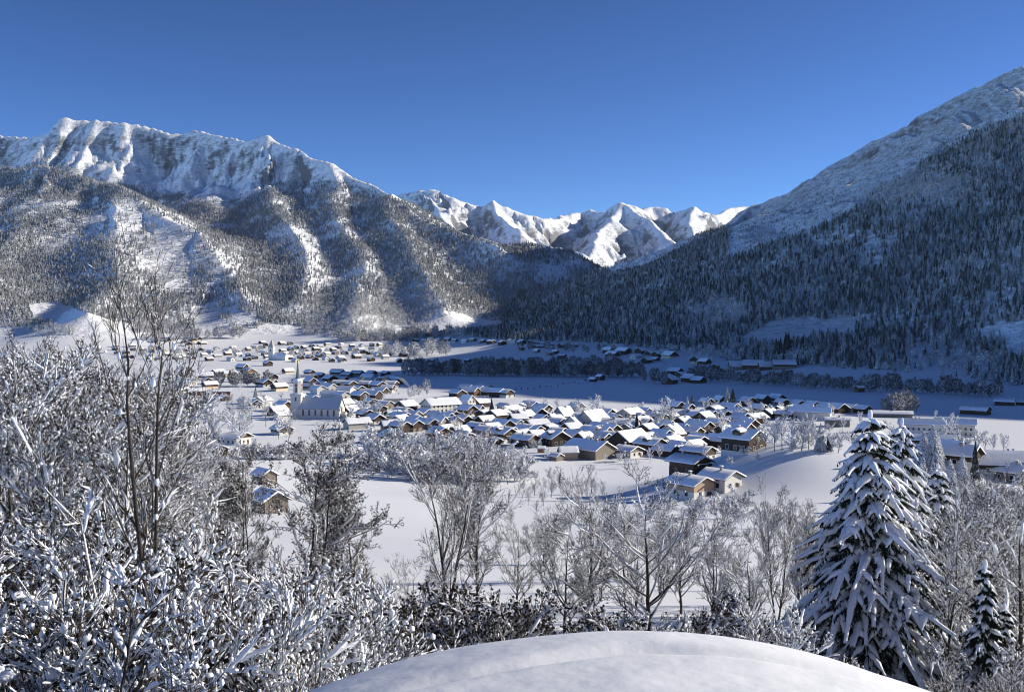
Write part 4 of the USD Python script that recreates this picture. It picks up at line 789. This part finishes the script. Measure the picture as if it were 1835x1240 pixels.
# --- snow laden spruces
needle_m = mat('needles', {'g': ('geometry', {}), 'rp': ('rgb_ramp', {'ramp': [(0, (0.016, 0.024, 0.013)), (.7, (0.040, 0.048, 0.024)), (1, (0.075, 0.066, 0.036))]}), 'p': ('principled_bsdf', {'roughness': 0.7, 'specular_ior_level': 0.2})},
    [('g.random_per_island', 'rp.fac'), ('rp.color', 'p.base_color')])
boughsnow_m = mat('bough_snow', {'t': ('texture_coordinate', {}), 'n': ('noise_texture', {'scale': 7.0, 'detail': 4.0}), 'b': ('bump', {'strength': 0.5, 'distance': 0.05}), 'p': ('principled_bsdf', {'base_color': SNOW, 'roughness': 0.65, 'specular_ior_level': 0.2})},
    [('t.object', 'n.vector'), ('n.fac', 'b.height'), ('b.normal', 'p.normal')])
def spruce(name, seed, Ht, halfw, gap=0.42, per=7, load=1.0, sub=5):
    g = np.random.default_rng(seed); p = model(name)
    s9 = np.linspace(0, 1, 9); T0 = np.stack([.04 * np.sin(s9 * 5), .04 * np.cos(s9 * 4), s9 * Ht - .4 * (s9 == 0)], -1)[None]
    part(p, 'trunk', tubes(T0, (Ht * .014 * (1 - .93 * s9))[None], 7), bark_m, True)
    z = 0.5; ang = 0.0
    while z < Ht * 0.985:
        f = z / Ht; n = per if f < .85 else max(3, per - 3)
        for i in range(n):
            ang += 2 * math.pi / n + g.normal(0, .22)
            L = halfw * (1.03 - f) ** 0.80 * g.uniform(.72, 1.15) + .12; k = 8; s = np.linspace(0, 1, k)
            droop = (.62 + .25 * (1 - f)) * g.uniform(.6, 1.45)
            d = np.array([math.cos(ang), math.sin(ang), 0]); sd = np.array([-d[1], d[0], 0])
            bend = g.normal(0, .20)
            zz = z + g.normal(0, .10)
            S = np.array([0, 0, zz]) + (L * s)[:, None] * d + (L * bend * s ** 2)[:, None] * sd + (L * (.22 * s - droop * s ** 1.7))[:, None] * [0, 0, 1]
            spines, wid = [S], [1.0]
            m = max(1, int(round(sub * L / halfw + 1.2)))
            for q in range(m):
                for side in (-1, 1):
                    t = (q + 1) / (m + 1) * .85 + g.uniform(-.06, .06); u = t * (k - 1); a = int(u); b0 = S[a] * (1 - u + a) + S[min(a + 1, k - 1)] * (u - a)
                    l2 = L * g.uniform(.20, .36) * (1.05 - .55 * t); e = d * .75 + sd * side * .8
                    ss = np.linspace(0, 1, k); spines.append(b0 + (l2 * ss)[:, None] * e + (l2 * (-.05 * ss - .75 * ss ** 1.6))[:, None] * [0, 0, 1]); wid.append(.62)
            SP = np.array(spines); wd = np.array(wid); nb = len(SP)
            # needles: a brush round each twig, hanging longest below
            mm = 26; tt = g.uniform(.12, 1, (nb, mm)); u = tt * (k - 1); a = np.minimum(u.astype(int), k - 2); w = (u - a)[..., None]; bi = np.arange(nb)[:, None]
            B = SP[bi, a] * (1 - w) + SP[bi, a + 1] * w; T = norm(SP[bi, a + 1] - SP[bi, a])
            sv = norm(np.cross(T, [0, 0, 1.0])); off = g.normal(0, .9, (nb, mm, 1)); hang = norm(T * g.uniform(.1, .9, (nb, mm, 1)) + sv * off + [0, 0, -.85])
            hl = g.uniform(.16, .42, (nb, mm, 1)) * (.55 + .6 * (1 - f)); hw = .028
            cr = norm(np.cross(hang, g.normal(size=hang.shape)))
            V = np.stack([B - cr * hw, B + hang * hl * .55 - cr * hw * 1.2, B + hang * hl, B + hang * hl * .55 + cr * hw * 1.2, ], 2).reshape(-1, 3)
            Q = np.arange(len(V)).reshape(-1, 4)
            wood = tubes(SP, np.linspace(1, .3, k)[None] * (.006 + .012 * L) * wd[:, None], 3)
            bough = part(p, 'bough', cat_meshes([(V, Q), wood]), needle_m)
            # snow: long drooping tongues
            on = g.uniform(0, 1, nb) < (.64 if f < .9 else .85); on[0] = on[0] or g.uniform() < .8
            if on.any():
                PS = SP[on]; fill_ = np.sin(np.clip(s * 1.18 + .02, 0, 1) * math.pi * .93) ** .6; fill_[0] *= .4
                width = (.050 + .105 * (L / halfw) ** .5 * (.45 + .55 * halfw / 4)) * load * wd[on][:, None] * fill_ * np.clip(g.normal(1, .22, (on.sum(), k)), .35, 1.6)
                Tn = norm(np.gradient(PS, axis=1)); U = norm(np.cross(Tn, [0, 0, 1.0])); Nn = np.cross(U, Tn)
                prof = np.array([(-1, -.35), (-.88, .35), (-.45, .82), (0, .95), (.45, .82), (.88, .35), (1, -.35), (0, -.25)])
                v = PS[:, :, None] + prof[:, 0][:, None] * (width[:, :, None, None] * U[:, :, None]) + prof[:, 1][:, None] * (.85 * width[:, :, None, None] * Nn[:, :, None]) + .02 * Nn[:, :, None]
                c = len(prof); bb = len(PS); i_, j_, s_ = np.meshgrid(np.arange(bb), np.arange(k - 1), np.arange(c), indexing='ij')
                ix = lambda jj, q_: (i_ * k + jj) * c + q_ % c
                part(bough, 'snow_load', (v.reshape(-1, 3), np.stack([ix(j_, s_), ix(j_ + 1, s_), ix(j_ + 1, s_ + 1), ix(j_, s_ + 1)], -1).reshape(-1, 4)), boughsnow_m, True)
        z += gap * (.75 + .5 * (1 - f)) * g.uniform(.85, 1.15)
    V, F = np.array(ICO1.vertices), np.array(ICO1.faces)
    part(p, 'snow_cap', (V * [.10, .10, .24] + [.02, .02, Ht], F), boughsnow_m, True)
    return p
SPRUCE = spruce('spruce_model', 201, 13.4, 5.2, .48, 9, 1.38, 4)
SLIM = spruce('slim_spruce_model', 203, 7.0, 1.55, .40, 6, 1.15, 3)

def ground(x, y): return np.array([x, y, float(Hq(np.array([x]), np.array([y]))[0])])
def col(px, y): return (px - 917.5) / FPX * y / (cp) if False else (px - 917.5) / FPX * y
def plant(proto, name, label, cat, px, y, top, Hm, wide=1.0, rot=None, group=None, sink=0.15):
    """a tree whose foot is y metres ahead in photo column px and whose tip reaches photo row top"""
    b = ground(col(px, y), y); tip = CAM_Z - (top - 560) / FPX * y; h = max(tip - b[2], .6); s = h / MODEL_H.get(str(proto.GetPath()), Hm)
    return copy_of(proto, name, label, cat, b - [0, 0, sink], rot if rot is not None else (px * 1.7 + y) % 6.28, (s * wide, s * wide, s), group)
# --- the foreground wood
plant(SPRUCE, 'spruce_tree', 'big snow laden spruce standing at the right front', 'spruce', 1562, 50, 738, 13.4, 1.08, 2.3)
plant(SPRUCE, 'spruce_tree', 'second spruce close behind the big one, its tip just right of it', 'spruce', 1618, 55, 752, 13.4, .78, 4.1)
plant(SPRUCE, 'spruce_tree', 'shorter spruce half hidden on the right of the big pair', 'spruce', 1684, 58, 832, 13.4, .85, .6)
plant(SLIM, 'spruce_tree', 'small slim spruce wrapped in snow at the lower right edge', 'spruce', 1772, 44, 1008, 7.0, .95, 1.0)
plant(SLIM, 'spruce_tree', 'little dark spruce beside the small slim one', 'spruce', 1808, 46, 1085, 7.0, 1.1, 2.0)
plant(ALDER, 'alder_tree', 'wide alder with withered leaves in front of the meadow, left of the middle', 'tree', 552, 78, 762, 15, 1.1, .7)
plant(ALDER, 'alder_tree', 'second leafy alder left of the wide one, in front of the hay huts', 'tree', 444, 88, 800, 15, .75, 2.6)
plant(ALDER, 'alder_tree', 'lower alder on the right side of the wide one', 'tree', 632, 86, 862, 15, 1.1, 3.3)
plant(ALDER, 'alder_tree', 'narrow alder on the slope left of the hay huts', 'tree', 408, 96, 825, 15, .9, 5.0)
plant(BROAD, 'broad_tree', 'low tree right of the forked tree at the meadow foot', 'tree', 925, 92, 905, 12, .9, 2.9)
plant(BROAD, 'broad_tree', 'wide low tree in front of the forked tree', 'tree', 735, 70, 985, 12, 1.0, 4.0)
plant(UPSWEPT, 'upswept_tree', 'forked tree with upturned limbs in front of the open meadow', 'tree', 805, 84, 760, 15, 1.05, 1.9)
plant(UPSWEPT, 'upswept_tree', 'tree with a grey upright crown right behind the forked one', 'tree', 852, 92, 765, 15, .85, 4.4)
plant(BROAD, 'broad_tree', 'broad crowned tree with a thick dark trunk behind the snow mound', 'tree', 1166, 74, 835, 12, 1.1, .4)
plant(BROAD, 'broad_tree', 'broad crowned tree left of the thick trunked one', 'tree', 1055, 80, 838, 12, 1.05, 2.2)
plant(BROAD, 'broad_tree', 'leaning wide tree at the left end of the broad crowned row', 'tree', 1012, 78, 905, 12, .9, 3.5)
plant(BROAD, 'broad_tree', 'dark limbed tree right of the thick trunked one', 'tree', 1285, 82, 905, 12, .95, 5.2)
plant(UPSWEPT, 'upswept_tree', 'tree with white tipped twigs in front of the snowy knoll', 'tree', 1395, 84, 862, 15, .8, 3.0)
plant(BROAD, 'broad_tree', 'low limbed tree between knoll and broad crowned row', 'tree', 1345, 74, 935, 12, .85, 1.2)
plant(TALL, 'young_tree', 'thin young tree just left of the big spruce', 'tree', 1438, 90, 905, 15, .7, 1.5)
ALD = [(SLENDER, 14), (TALL, 15), (BROAD, 12), (ALDER, 15), (UPSWEPT, 15)]
g6 = np.random.default_rng(66)
def grove(n, px0, px1, y0, y1, tops, models, name, label, group, seed, wide=1.0, gap=1.6, drop=90, cat='tree'):
    """a stand of trees: foot anywhere in the given strip, tips at or below the photo line tops"""
    g = np.random.default_rng(seed); done = []
    for _ in range(4000):
        if len(done) >= n: break
        px, y = g.uniform(px0, px1), g.uniform(y0, y1); x = col(px, y)
        if any(math.hypot(x - a, y - b) < gap for a, b in done): continue
        done.append((x, y)); m, hm = models[int(g.integers(0, len(models)))]
        top = line(px, tops) + abs(g.normal(0, drop)) - 8
        plant(m, name, label, cat, px, y, top, hm, wide * g.uniform(.85, 1.2), g.uniform(0, 6.28), group)
LEFT_TOP = [(-80,600),(0,612),(60,596),(120,606),(200,628),(280,650),(330,690),(380,740),(440,800),(520,860)]
grove(27, -40, 290, 52, 105, LEFT_TOP, ALD[:2], 'slender_tree', 'slender snow covered tree in the dense stand at the left edge', 'trees of the stand at the left edge', 67, 1.15, 2.6, 45)
grove(12, -20, 320, 34, 60, [(-80,640),(100,660),(250,720),(360,800),(450,880)], ALD[:2], 'slender_tree', 'smaller snowy tree in front of the dense left stand', 'smaller trees before the left stand', 68, 1.15, 2.0, 60)
grove(5, 270, 410, 95, 200, [(280,740),(400,770),(520,800)], [(BROAD, 12), (SLENDER, 14)], 'broad_tree', 'snowy tree on the slope below the farmhouse', 'trees on the slope below the farmhouse', 69, 1.0, 6, 50)
grove(20, 1655, 1850, 48, 95, [(1640,900),(1700,850),(1760,822),(1850,840)], ALD[:2] + [(BROAD, 12)], 'slender_tree', 'snowy tree in the thick stand behind the spruces at the right edge', 'trees of the stand at the right edge', 70, 1.1, 2.4, 50)
grove(7, 1420, 1530, 70, 110, [(1400,900),(1530,960)], [(BROAD, 12), (SLENDER, 14)], 'slender_tree', 'thin rimed tree left behind the big spruce', 'thin trees behind the big spruce', 71, .9, 3, 50)
grove(8, 960, 1420, 92, 130, [(960,930),(1150,900),(1420,950)], [(BROAD, 12), (UPSWEPT, 15)], 'broad_tree', 'snowy tree behind the broad crowned row', 'trees behind the broad crowned row', 72, .9, 4, 50)
grove(18, 940, 1440, 115, 270, [(940,905),(1100,900),(1250,915),(1440,890)], [(SLENDER, 14), (BROAD, 12), (UPSWEPT, 15)], 'broad_tree', 'snowy tree on the slope below the pale timber chalet', 'trees on the slope below the chalet', 78, 1.0, 6, 45)
SH = [(m, 3.4) for m in SHRUB]
grove(23, 600, 1060, 24, 52, [(560,1110),(640,1060),(760,1075),(900,1060),(1060,1085)], [SH[1], SH[2], SH[1]], 'leafy_shrub', 'dark twiggy shrub with snow on it behind the snow mound', 'shrubs behind the snow mound', 73, 1.1, 1.5, 50, 'shrub')
grove(16, 1020, 1380, 26, 56, [(1020,1085),(1150,1095),(1300,1080),(1440,1120)], [SH[1], SH[2], SH[0]], 'leafy_shrub', 'snow dusted shrub on the right behind the snow mound', 'shrubs on the right behind the mound', 74, 1.1, 1.5, 40, 'shrub')
grove(30, -60, 640, 13.5, 26, [(-60,960),(200,950),(400,980),(640,1060)], [SH[0], SH[0], SH[2]], 'snowy_shrub', 'shrub buried under thick clumps of snow at the lower left', 'snow buried shrubs at the lower left', 75, 1.05, .9, 90, 'shrub')
grove(15, -60, 620, 24, 48, [(-60,880),(200,880),(400,930),(640,1040)], [SH[0], SH[2], (THICKET, 6)], 'snowy_shrub', 'tall snowy shrub under the left hand trees', 'tall shrubs under the left trees', 76, 1.0, 1.6, 60, 'shrub')
grove(9, 1735, 1860, 34, 52, [(1640,1160),(1850,1090)], [SH[2], SH[1], (THICKET, 6)], 'leafy_shrub', 'shrub under the stand at the lower right edge', 'shrubs at the lower right edge', 77, 1.0, 1.5, 50, 'shrub')
# the two bare dark saplings close to the camera
def sapling():
    g = np.random.default_rng(31); y = 17.0; b = ground(col(278, y), y)
    t = thing('sapling', 'pair of slim dark bare saplings rising close in front of the left stand', 'sapling', b)
    def X(px, py, dy=0.0):
        q = P3(px, py, y + dy); return q - b
    A = np.array([X(272,1230), X(268,1160), X(258,1040), X(244,920), X(233,800), X(228,720), X(230,650), X(224,600), X(222,575)])
    B = np.array([X(282,1240,.2), X(279,1150,.2), X(278,1040,.2), X(280,920,.2), X(281,800,.2), X(283,720,.2), X(286,680,.2), X(288,655,.2), X(290,632,.2)])
    s = np.linspace(0, 1, 9); T0 = np.stack([A, B]); R0 = np.stack([.048 * (1 - .88 * s), .040 * (1 - .85 * s)])
    part(t, 'trunk', tubes(T0[:1], R0[:1], 8), bark_m, True); part(t, 'trunk', tubes(T0[1:], R0[1:], 8), bark_m, True)
    P1, R1 = children(T0, R0, 13, .22, .93, 1.75, .62, .35, g, 7, .10, .5, lambda f: 1.25 - .75 * f)
    P2, R2 = children(P1, R1, 5, .25, .95, .55, .6, .35, g, 5, .05, .6); R1 = np.maximum(R1, .006); R2 = np.maximum(R2, .004)
    P3_, R3 = children(P2, R2, 3, .25, .95, .25, .6, .3, g, 4, .05, .7)
    part(t, 'crown', cat_meshes([tubes(P1, R1, 5), tubes(P2, R2, 4), tubes(P3_, np.maximum(R3, .003), 3)]), bark_m)
    sn = [snow_tubes(P1, R1, .030, g, .72), snow_tubes(P2, R2, .02, g, .75)]
    C = P1[g.integers(0, len(P1), 16), g.integers(0, 3, 16)]; sn.append(blobs(C, g.uniform(.02, .05, (16, 1)) * [.8, .8, 1.6], g, True))
    part(t, 'snow_cover', cat_meshes(sn), twigsnow_m, True)
sapling()
# big soft clumps of snow hanging on the nearest shrubs
SPH = trimesh.creation.icosphere(3); SPV = np.array(SPH.vertices); SPF = np.array(SPH.faces)
def heap(n, px0, px1, py0, py1, y0, y1, seed):
    g = np.random.default_rng(seed)
    for i in range(n):
        y = g.uniform(y0, y1); px, py = g.uniform(px0, px1), g.uniform(py0, py1); c = P3(px, py, y); z = float(Hq(np.array([c[0]]), np.array([c[1]]))[0])
        if c[2] < z - .05: c[2] = z + .05
        r = g.uniform(.07, .15) * np.array([g.uniform(.8, 1.5), g.uniform(.8, 1.3), g.uniform(.75, 1.2)])
        n1 = meshkit.fbm(SPV * 1.5 + i * 3.1, 2, 5); n2 = meshkit.fbm(SPV * 4.0 + i, 2, 6)
        v = SPV * r * (0.45 + .75 * n1 + .35 * n2)[:, None]; v[:, 2] = np.where(v[:, 2] < 0, v[:, 2] * .7, v[:, 2])
        a = g.uniform(0, 6.28); v = v @ np.array([[math.cos(a), math.sin(a), 0], [-math.sin(a), math.cos(a), 0], [0, 0, 1]])
        t = thing('snow_clump', 'soft clump of snow caught on the twigs of the lower left shrubs', 'snow clump', c, group='snow clumps on the lower left shrubs')
        part(t, 'snow', (v, SPF), boughsnow_m, True)
        L = max(c[2] - z, .3) + .3; Pm = np.array([[[0, 0, -L], [.05, .03, -L * .5], [0, 0, .02]]]); part(t, 'twig', tubes(Pm, np.array([[.012, .010, .006]]), 4), bark_m)
heap(16, -20, 520, 1040, 1225, 14, 20, 81)
# thin bare shoots standing up out of the snowed shrubs
def shoots():
    g = np.random.default_rng(90)
    for i in range(60):
        y = g.uniform(11.5, 20); px = g.uniform(-10, 600); b = ground(col(px, y), y); h = g.uniform(.9, 2.3)
        s = np.linspace(0, 1, 5); P0 = np.stack([s * g.normal(0, .16) * h, s * g.normal(0, .1) * h, s * h], -1)[None]; R0 = (.008 * (1 - .8 * s))[None]
        P1, R1 = children(P0, R0, 4, .3, .95, h * .4, .5, .3, g, 4, .05, .7)
        t = thing('bare_shoot', 'thin bare shoot sticking up out of the snowed shrubs at the lower left', 'shoot', b, group='bare shoots at the lower left')
        part(t, 'stem', cat_meshes([tubes(P0, R0, 4), tubes(P1, np.maximum(R1, .003), 3)]), bark_m)
shoots()

# --- village trees, hedges and the rows across the valley
def frost_model(name, seed, n):
    p = model(name); part(p, 'crown', frost_mesh(seed, n), rime_m); return p
def con_model(name, seed, m, slim):
    p = model(name); part(p, 'crown', conifer_mesh(seed, 11, 11, slim), m); return p
FM = MID[:3]
FS = [frost_model('small_rimed_model_%s' % w, 311 + i, 330) for i, w in enumerate(('a', 'b', 'c'))]
def dark_model(name, seed, n):
    p = model(name); part(p, 'crown', frost_mesh(seed, n), darktwig_m); return p
FD = [dark_model('dark_tree_model_%s' % w, 341 + i, 420) for i, w in enumerate(('a', 'b', 'c'))]
CM = [con_model('village_spruce_model_%s' % w, 321 + i, m, sl) for i, (w, m, sl) in enumerate((('a', con_m, .22), ('b', con2_m, .25)))]
def stand(models, name, label, cat, spots, group, seed, wide=1.0, y0=60):
    g = np.random.default_rng(seed)
    for s in spots:
        px, py, hp = s[:3]; p = at(px, py, y0); w = (s[3] if len(s) > 3 else 1.0) * wide * g.uniform(.9, 1.15); name = 'bare_tree' if models is FD else name; mdl = models[int(g.integers(0, len(models)))]; hh = hp / FPX * p[1]; h = hh / MODEL_H.get(str(mdl.GetPath()), 1.0)
        lab = s[4] if len(s) > 4 else label
        copy_of(mdl, name, lab, cat, p - [0, 0, .05 * hh], g.uniform(0, 6.28), (h * w, h * w, h), None if len(s) > 4 else group)
stand(FM, 'rimed_tree', 'white rimed broadleaf tree between the village roofs', 'tree',
      [(1072,752,48,1.3,'large white rimed tree behind the great steep roof, at the field edge'),(1035,745,34),(1000,738,26),(975,738,28),(945,738,26,1.2),(1190,762,56,.9,'tall rimed tree with a pointed top in front of the shaded field'),(1178,775,46,1.3),(1205,770,44),(1296,790,58,.9,'bright rimed tree standing between roofs left of the thicket'),(1262,733,20),(1345,748,36),(652,752,48,1.3,'round grey rimed tree right of the church'),(672,754,42),(628,760,34),(1702,790,54,1.1,'brown grey bare tree in front of the second apartment block'),(1688,800,40),(1718,806,46),(1676,752,18),(1600,790,30),(815,745,20),(505,722,20),(430,700,20),(720,780,34),(760,800,30),(860,806,30),(1120,840,24),(1085,832,22),(1165,830,30),(1180,822,30),(1262,826,24),(1540,760,26),(1510,775,30),(940,820,24),(980,826,24)],
      'rimed trees among the village roofs', 401, .85)
stand(FM, 'rimed_tree', 'rimed tree in the thicket on top of the snowy knoll', 'tree', [(1372,806,50),(1388,808,60),(1402,806,66),(1418,808,62),(1436,808,66),(1450,806,56),(1465,808,52),(1355,806,36),(1490,810,40),(1502,812,44)], 'rimed trees of the knoll thicket', 402, 1.0)
stand(FM, 'rimed_tree', 'rimed tree beside the sunlit field at the right edge', 'tree', [(1752,812,46),(1766,812,44),(1780,814,40),(1798,814,40),(1735,810,30)], 'rimed trees by the right sunlit field', 403, .9)
gw = np.random.default_rng(4)
for _ in range(16):  # mostly hidden spruces, placed here to throw shade on the knoll front
    wy = gw.uniform(235, 345); wp = ground(col(gw.uniform(1610, 1735), wy), wy); wh = gw.uniform(9.5, 12.5) / 13.4
    copy_of(SPRUCE, 'spruce_tree', 'spruce mostly hidden behind the big front spruces, placed to shade the knoll', 'spruce', wp, gw.uniform(0, 6.28), (wh * .8, wh * .8, wh), 'mostly hidden spruces placed to shade the knoll')
stand(CM, 'village_spruce', 'snow dusted spruce in the village', 'spruce', [(1303,728,38,1.0,'left one of the pair of tall dark spruces at the village edge'),(1313,729,36,1.1,'right one of the pair of tall dark spruces at the village edge'),(1232,736,28,.9,'lone pointed spruce among the far roofs'),(881,737,26,1.0,'little spruce behind the long white roofs'),(1141,776,38,.9,'spruce in front of the long white building'),(1470,808,54,.9,'spruce at the right end of the knoll thicket'),(1485,808,34),(1664,816,34,1.0,'dark spruce below the apartment blocks'),(1747,860,76,.6,'slim spruce in front of the blue roofed row house'),(318,722,40,.9,'spruce left beside the cream house'),(1240,728,22),(458,712,20)], 'lone spruces in the village', 404)
def row(x0, y0, x1, y1, n, h, label, group, seed, models=FS, wide=.9, jit=3, name='rimed_tree'):
    g = np.random.default_rng(seed); t = np.linspace(0, 1, n)
    stand(models, name, label, 'tree', [(x0 + (x1 - x0) * a + g.normal(0, jit), y0 + (y1 - y0) * a + g.normal(0, 1.2), h * g.uniform(.65, 1.3), 1.15) for a in t], group, seed + 1, wide)
row(728, 672, 1150, 676, 105, 27, 'bare tree of the dark row across the shaded valley field', 'trees of the dark row', 501, models=FD)
row(850, 668, 1110, 662, 36, 24, 'bare tree in the second line of the dark row', 'trees of the dark row, second line', 503, models=FD)
row(1150, 684, 1195, 690, 6, 24, 'bare tree left of the shaded farm', 'trees by the shaded farm', 505, models=FD)
row(1240, 680, 1560, 702, 60, 24, 'bare tree of the hedge right of the shaded farm', 'trees of the hedge right of the farm', 507, models=FD)
row(1560, 700, 1790, 712, 36, 30, 'bare tree below the right hand forest edge', 'trees below the right forest edge', 509, models=FD, jit=6)
row(1590, 742, 1640, 742, 7, 38, 'dark tree left of the sagging shaded farmhouse', 'dark trees left of the sagging farmhouse', 511, models=FD, jit=8)
row(690, 640, 800, 636, 22, 24, 'sunlit bare tree of the clump beyond the far village', 'sunlit trees beyond the far village', 513, jit=4)
row(610, 612, 830, 606, 40, 22, 'rimed tree at the foot of the left mountain', 'rimed trees at the mountain foot', 515, jit=5)
row(260, 612, 420, 606, 24, 20, 'rimed tree around the hamlet under the left mountain', 'rimed trees round the hamlet', 517, jit=8)
row(250, 640, 470, 634, 14, 13, 'little rimed tree between the far village houses', 'rimed trees in the far village', 519, jit=10)
row(500, 640, 730, 634, 22, 13, 'little rimed tree among the far houses right of the church tower', 'rimed trees in the far village, right part', 521, jit=10)
row(300, 690, 345, 684, 7, 30, 'dark tree left of the long white roofed farm', 'dark trees left of the farm', 523, models=FD, jit=5)
row(390, 695, 480, 690, 9, 26, 'dark tree in the shade left of the church spire', 'trees in the shade left of the spire', 525, models=FD, jit=8)
row(560, 700, 700, 690, 14, 16, 'dark tree between the shaded houses behind the church', 'trees between the shaded houses', 527, models=FD, jit=10)
row(920, 625, 1110, 634, 16, 14, 'shaded tree in the far hamlets', 'trees of the far shaded hamlets', 529, models=FD, jit=8)
row(1380, 640, 1520, 640, 18, 40, 'spruce of the dark clump below the right hand meadow', 'spruces below the right meadow', 531, models=CM, wide=.75, jit=5, name='village_spruce')
row(925, 701, 1050, 686, 13, 5, 'tiny young tree of the line planted across the shaded field', 'young trees planted across the field', 535, models=FD, jit=1)
row(735, 712, 765, 708, 4, 26, 'shaded round tree behind the smoking chimney', 'round trees behind the chimney', 533, jit=4)
def hedge(spots, label, group, seed, models=[MID[3], MID[3], MID[0]], wide=1.25):
    stand(models, 'rimed_bush', label, 'bush', spots, group, seed, wide)
gh = np.random.default_rng(9)
hedge([(px, py, gh.uniform(36, 62)) for px, py in fill([(630,838),(680,806),(760,814),(860,826),(935,838),(925,868),(800,868),(700,856)], 44, 18, 12, .5)], 'grey rimed bush of the hedge along the upper meadow edge', 'bushes of the upper meadow hedge', 405)
hedge([(px, 822 + gh.uniform(-3, 3), gh.uniform(26, 40)) for px in np.linspace(425, 545, 12)], 'rimed bush along the top of the meadow by the farmhouse', 'bushes along the meadow top', 406)
hedge([(px, py, gh.uniform(12, 26)) for px, py in fill([(640,745),(800,750),(1000,745),(1300,735),(1500,745),(1660,795),(1500,795),(1330,830),(1100,838),(900,810),(680,800)], 75, 30, 14, .35)], 'small rimed garden bush between the village houses', 'garden bushes in the village', 407, models=[MID[3]], wide=1.1)
hedge([(px, py, gh.uniform(20, 44)) for px, py in fill([(1120,900),(1200,905),(1330,900),(1380,930),(1300,985),(1150,985),(1080,940)], 22, 30, 15, .5)], 'rimed bush on the slope in front of the pale timber chalet', 'bushes before the pale timber chalet', 408, wide=1.2)
hedge([(px, py, gh.uniform(30, 60)) for px, py in fill([(920,890),(990,880),(1080,885),(1090,920),(930,905)], 14, 24, 16, .5)], 'thin rimed tree at the right meadow edge', 'thin trees at the right meadow edge', 409, models=[SLENDER, TALL], wide=1.0)
hedge([(px, py, gh.uniform(40, 70)) for px, py in fill([(250,760),(330,720),(470,760),(540,800),(420,812),(330,800),(270,815)], 22, 26, 17, .5)], 'rimed tree around the farmhouse on the left', 'rimed trees round the farmhouse', 410, models=[MID[0], MID[1], SLENDER], wide=1.0)

# --- road with its ploughed banks, and the bare pole
def road():
    A = np.array([at(px, py, 60) for px, py in ((1660, 806), (1700, 809), (1750, 813), (1800, 818), (1860, 825))]); d = norm(np.gradient(A, axis=0)); n = np.stack([-d[:, 1], d[:, 0], 0 * d[:, 0]], -1)
    v = np.vstack([A + n * 3.2 + [0, 0, .25], A - n * 3.2 + [0, 0, .25], A + n * 3.2 - [0, 0, .6], A - n * 3.2 - [0, 0, .6]]); k = len(A)
    q = [[i, i + 1, k + i + 1, k + i] for i in range(k - 1)] + [[2 * k + i, 2 * k + i + 1, i + 1, i] for i in range(k - 1)] + [[k + i, k + i + 1, 3 * k + i + 1, 3 * k + i] for i in range(k - 1)]
    tag(usdkit.mesh(stage, '/World/road', (v, np.array(q)[:, ::-1]), plain('road_surface', (.10, .10, .105), .8)), 'cleared road at the right edge', kind='structure')
road()
def pole(px, py, hp, label):
    p = at(px, py, 60); h = hp / FPX * p[1]; t = thing('wooden_pole', label, 'pole', p); s = np.array([0, .5, 1.0])
    part(t, 'post', tubes(np.stack([0 * s, 0 * s, s * h - .5 * (s == 0)], -1)[None], np.array([[.16, .14, .11]]), 6), MT['dark']); part(t, 'cross_arm', box(-.9, .9, -.06, .06, h - .9, h - .74), MT['dark'])
pole(1350, 760, 32, 'bare wooden pole in front of the wide sunlit roof'); pole(1680, 800, 30, 'bare wooden pole below the apartment blocks'); pole(1020, 770, 22, 'bare wooden pole among the steep roofs')
# ------------------------------------------------------------------ a little blue air
hz = usdkit.material(stage, '/World/Looks/haze', {'v': ('principled_volume', {'color': (0.55, 0.72, 0.98), 'density': 1.0e-5, 'anisotropy': 0.2})}, [], volume='v.volume')
hb = trimesh.creation.box([26000, 26000, 1460]); hb.apply_translation([0, 5000, 1460 / 2 - 60 - 1])
tag(usdkit.mesh(stage, '/World/haze', hb, hz), 'thin blue air over the valley', kind='stuff')
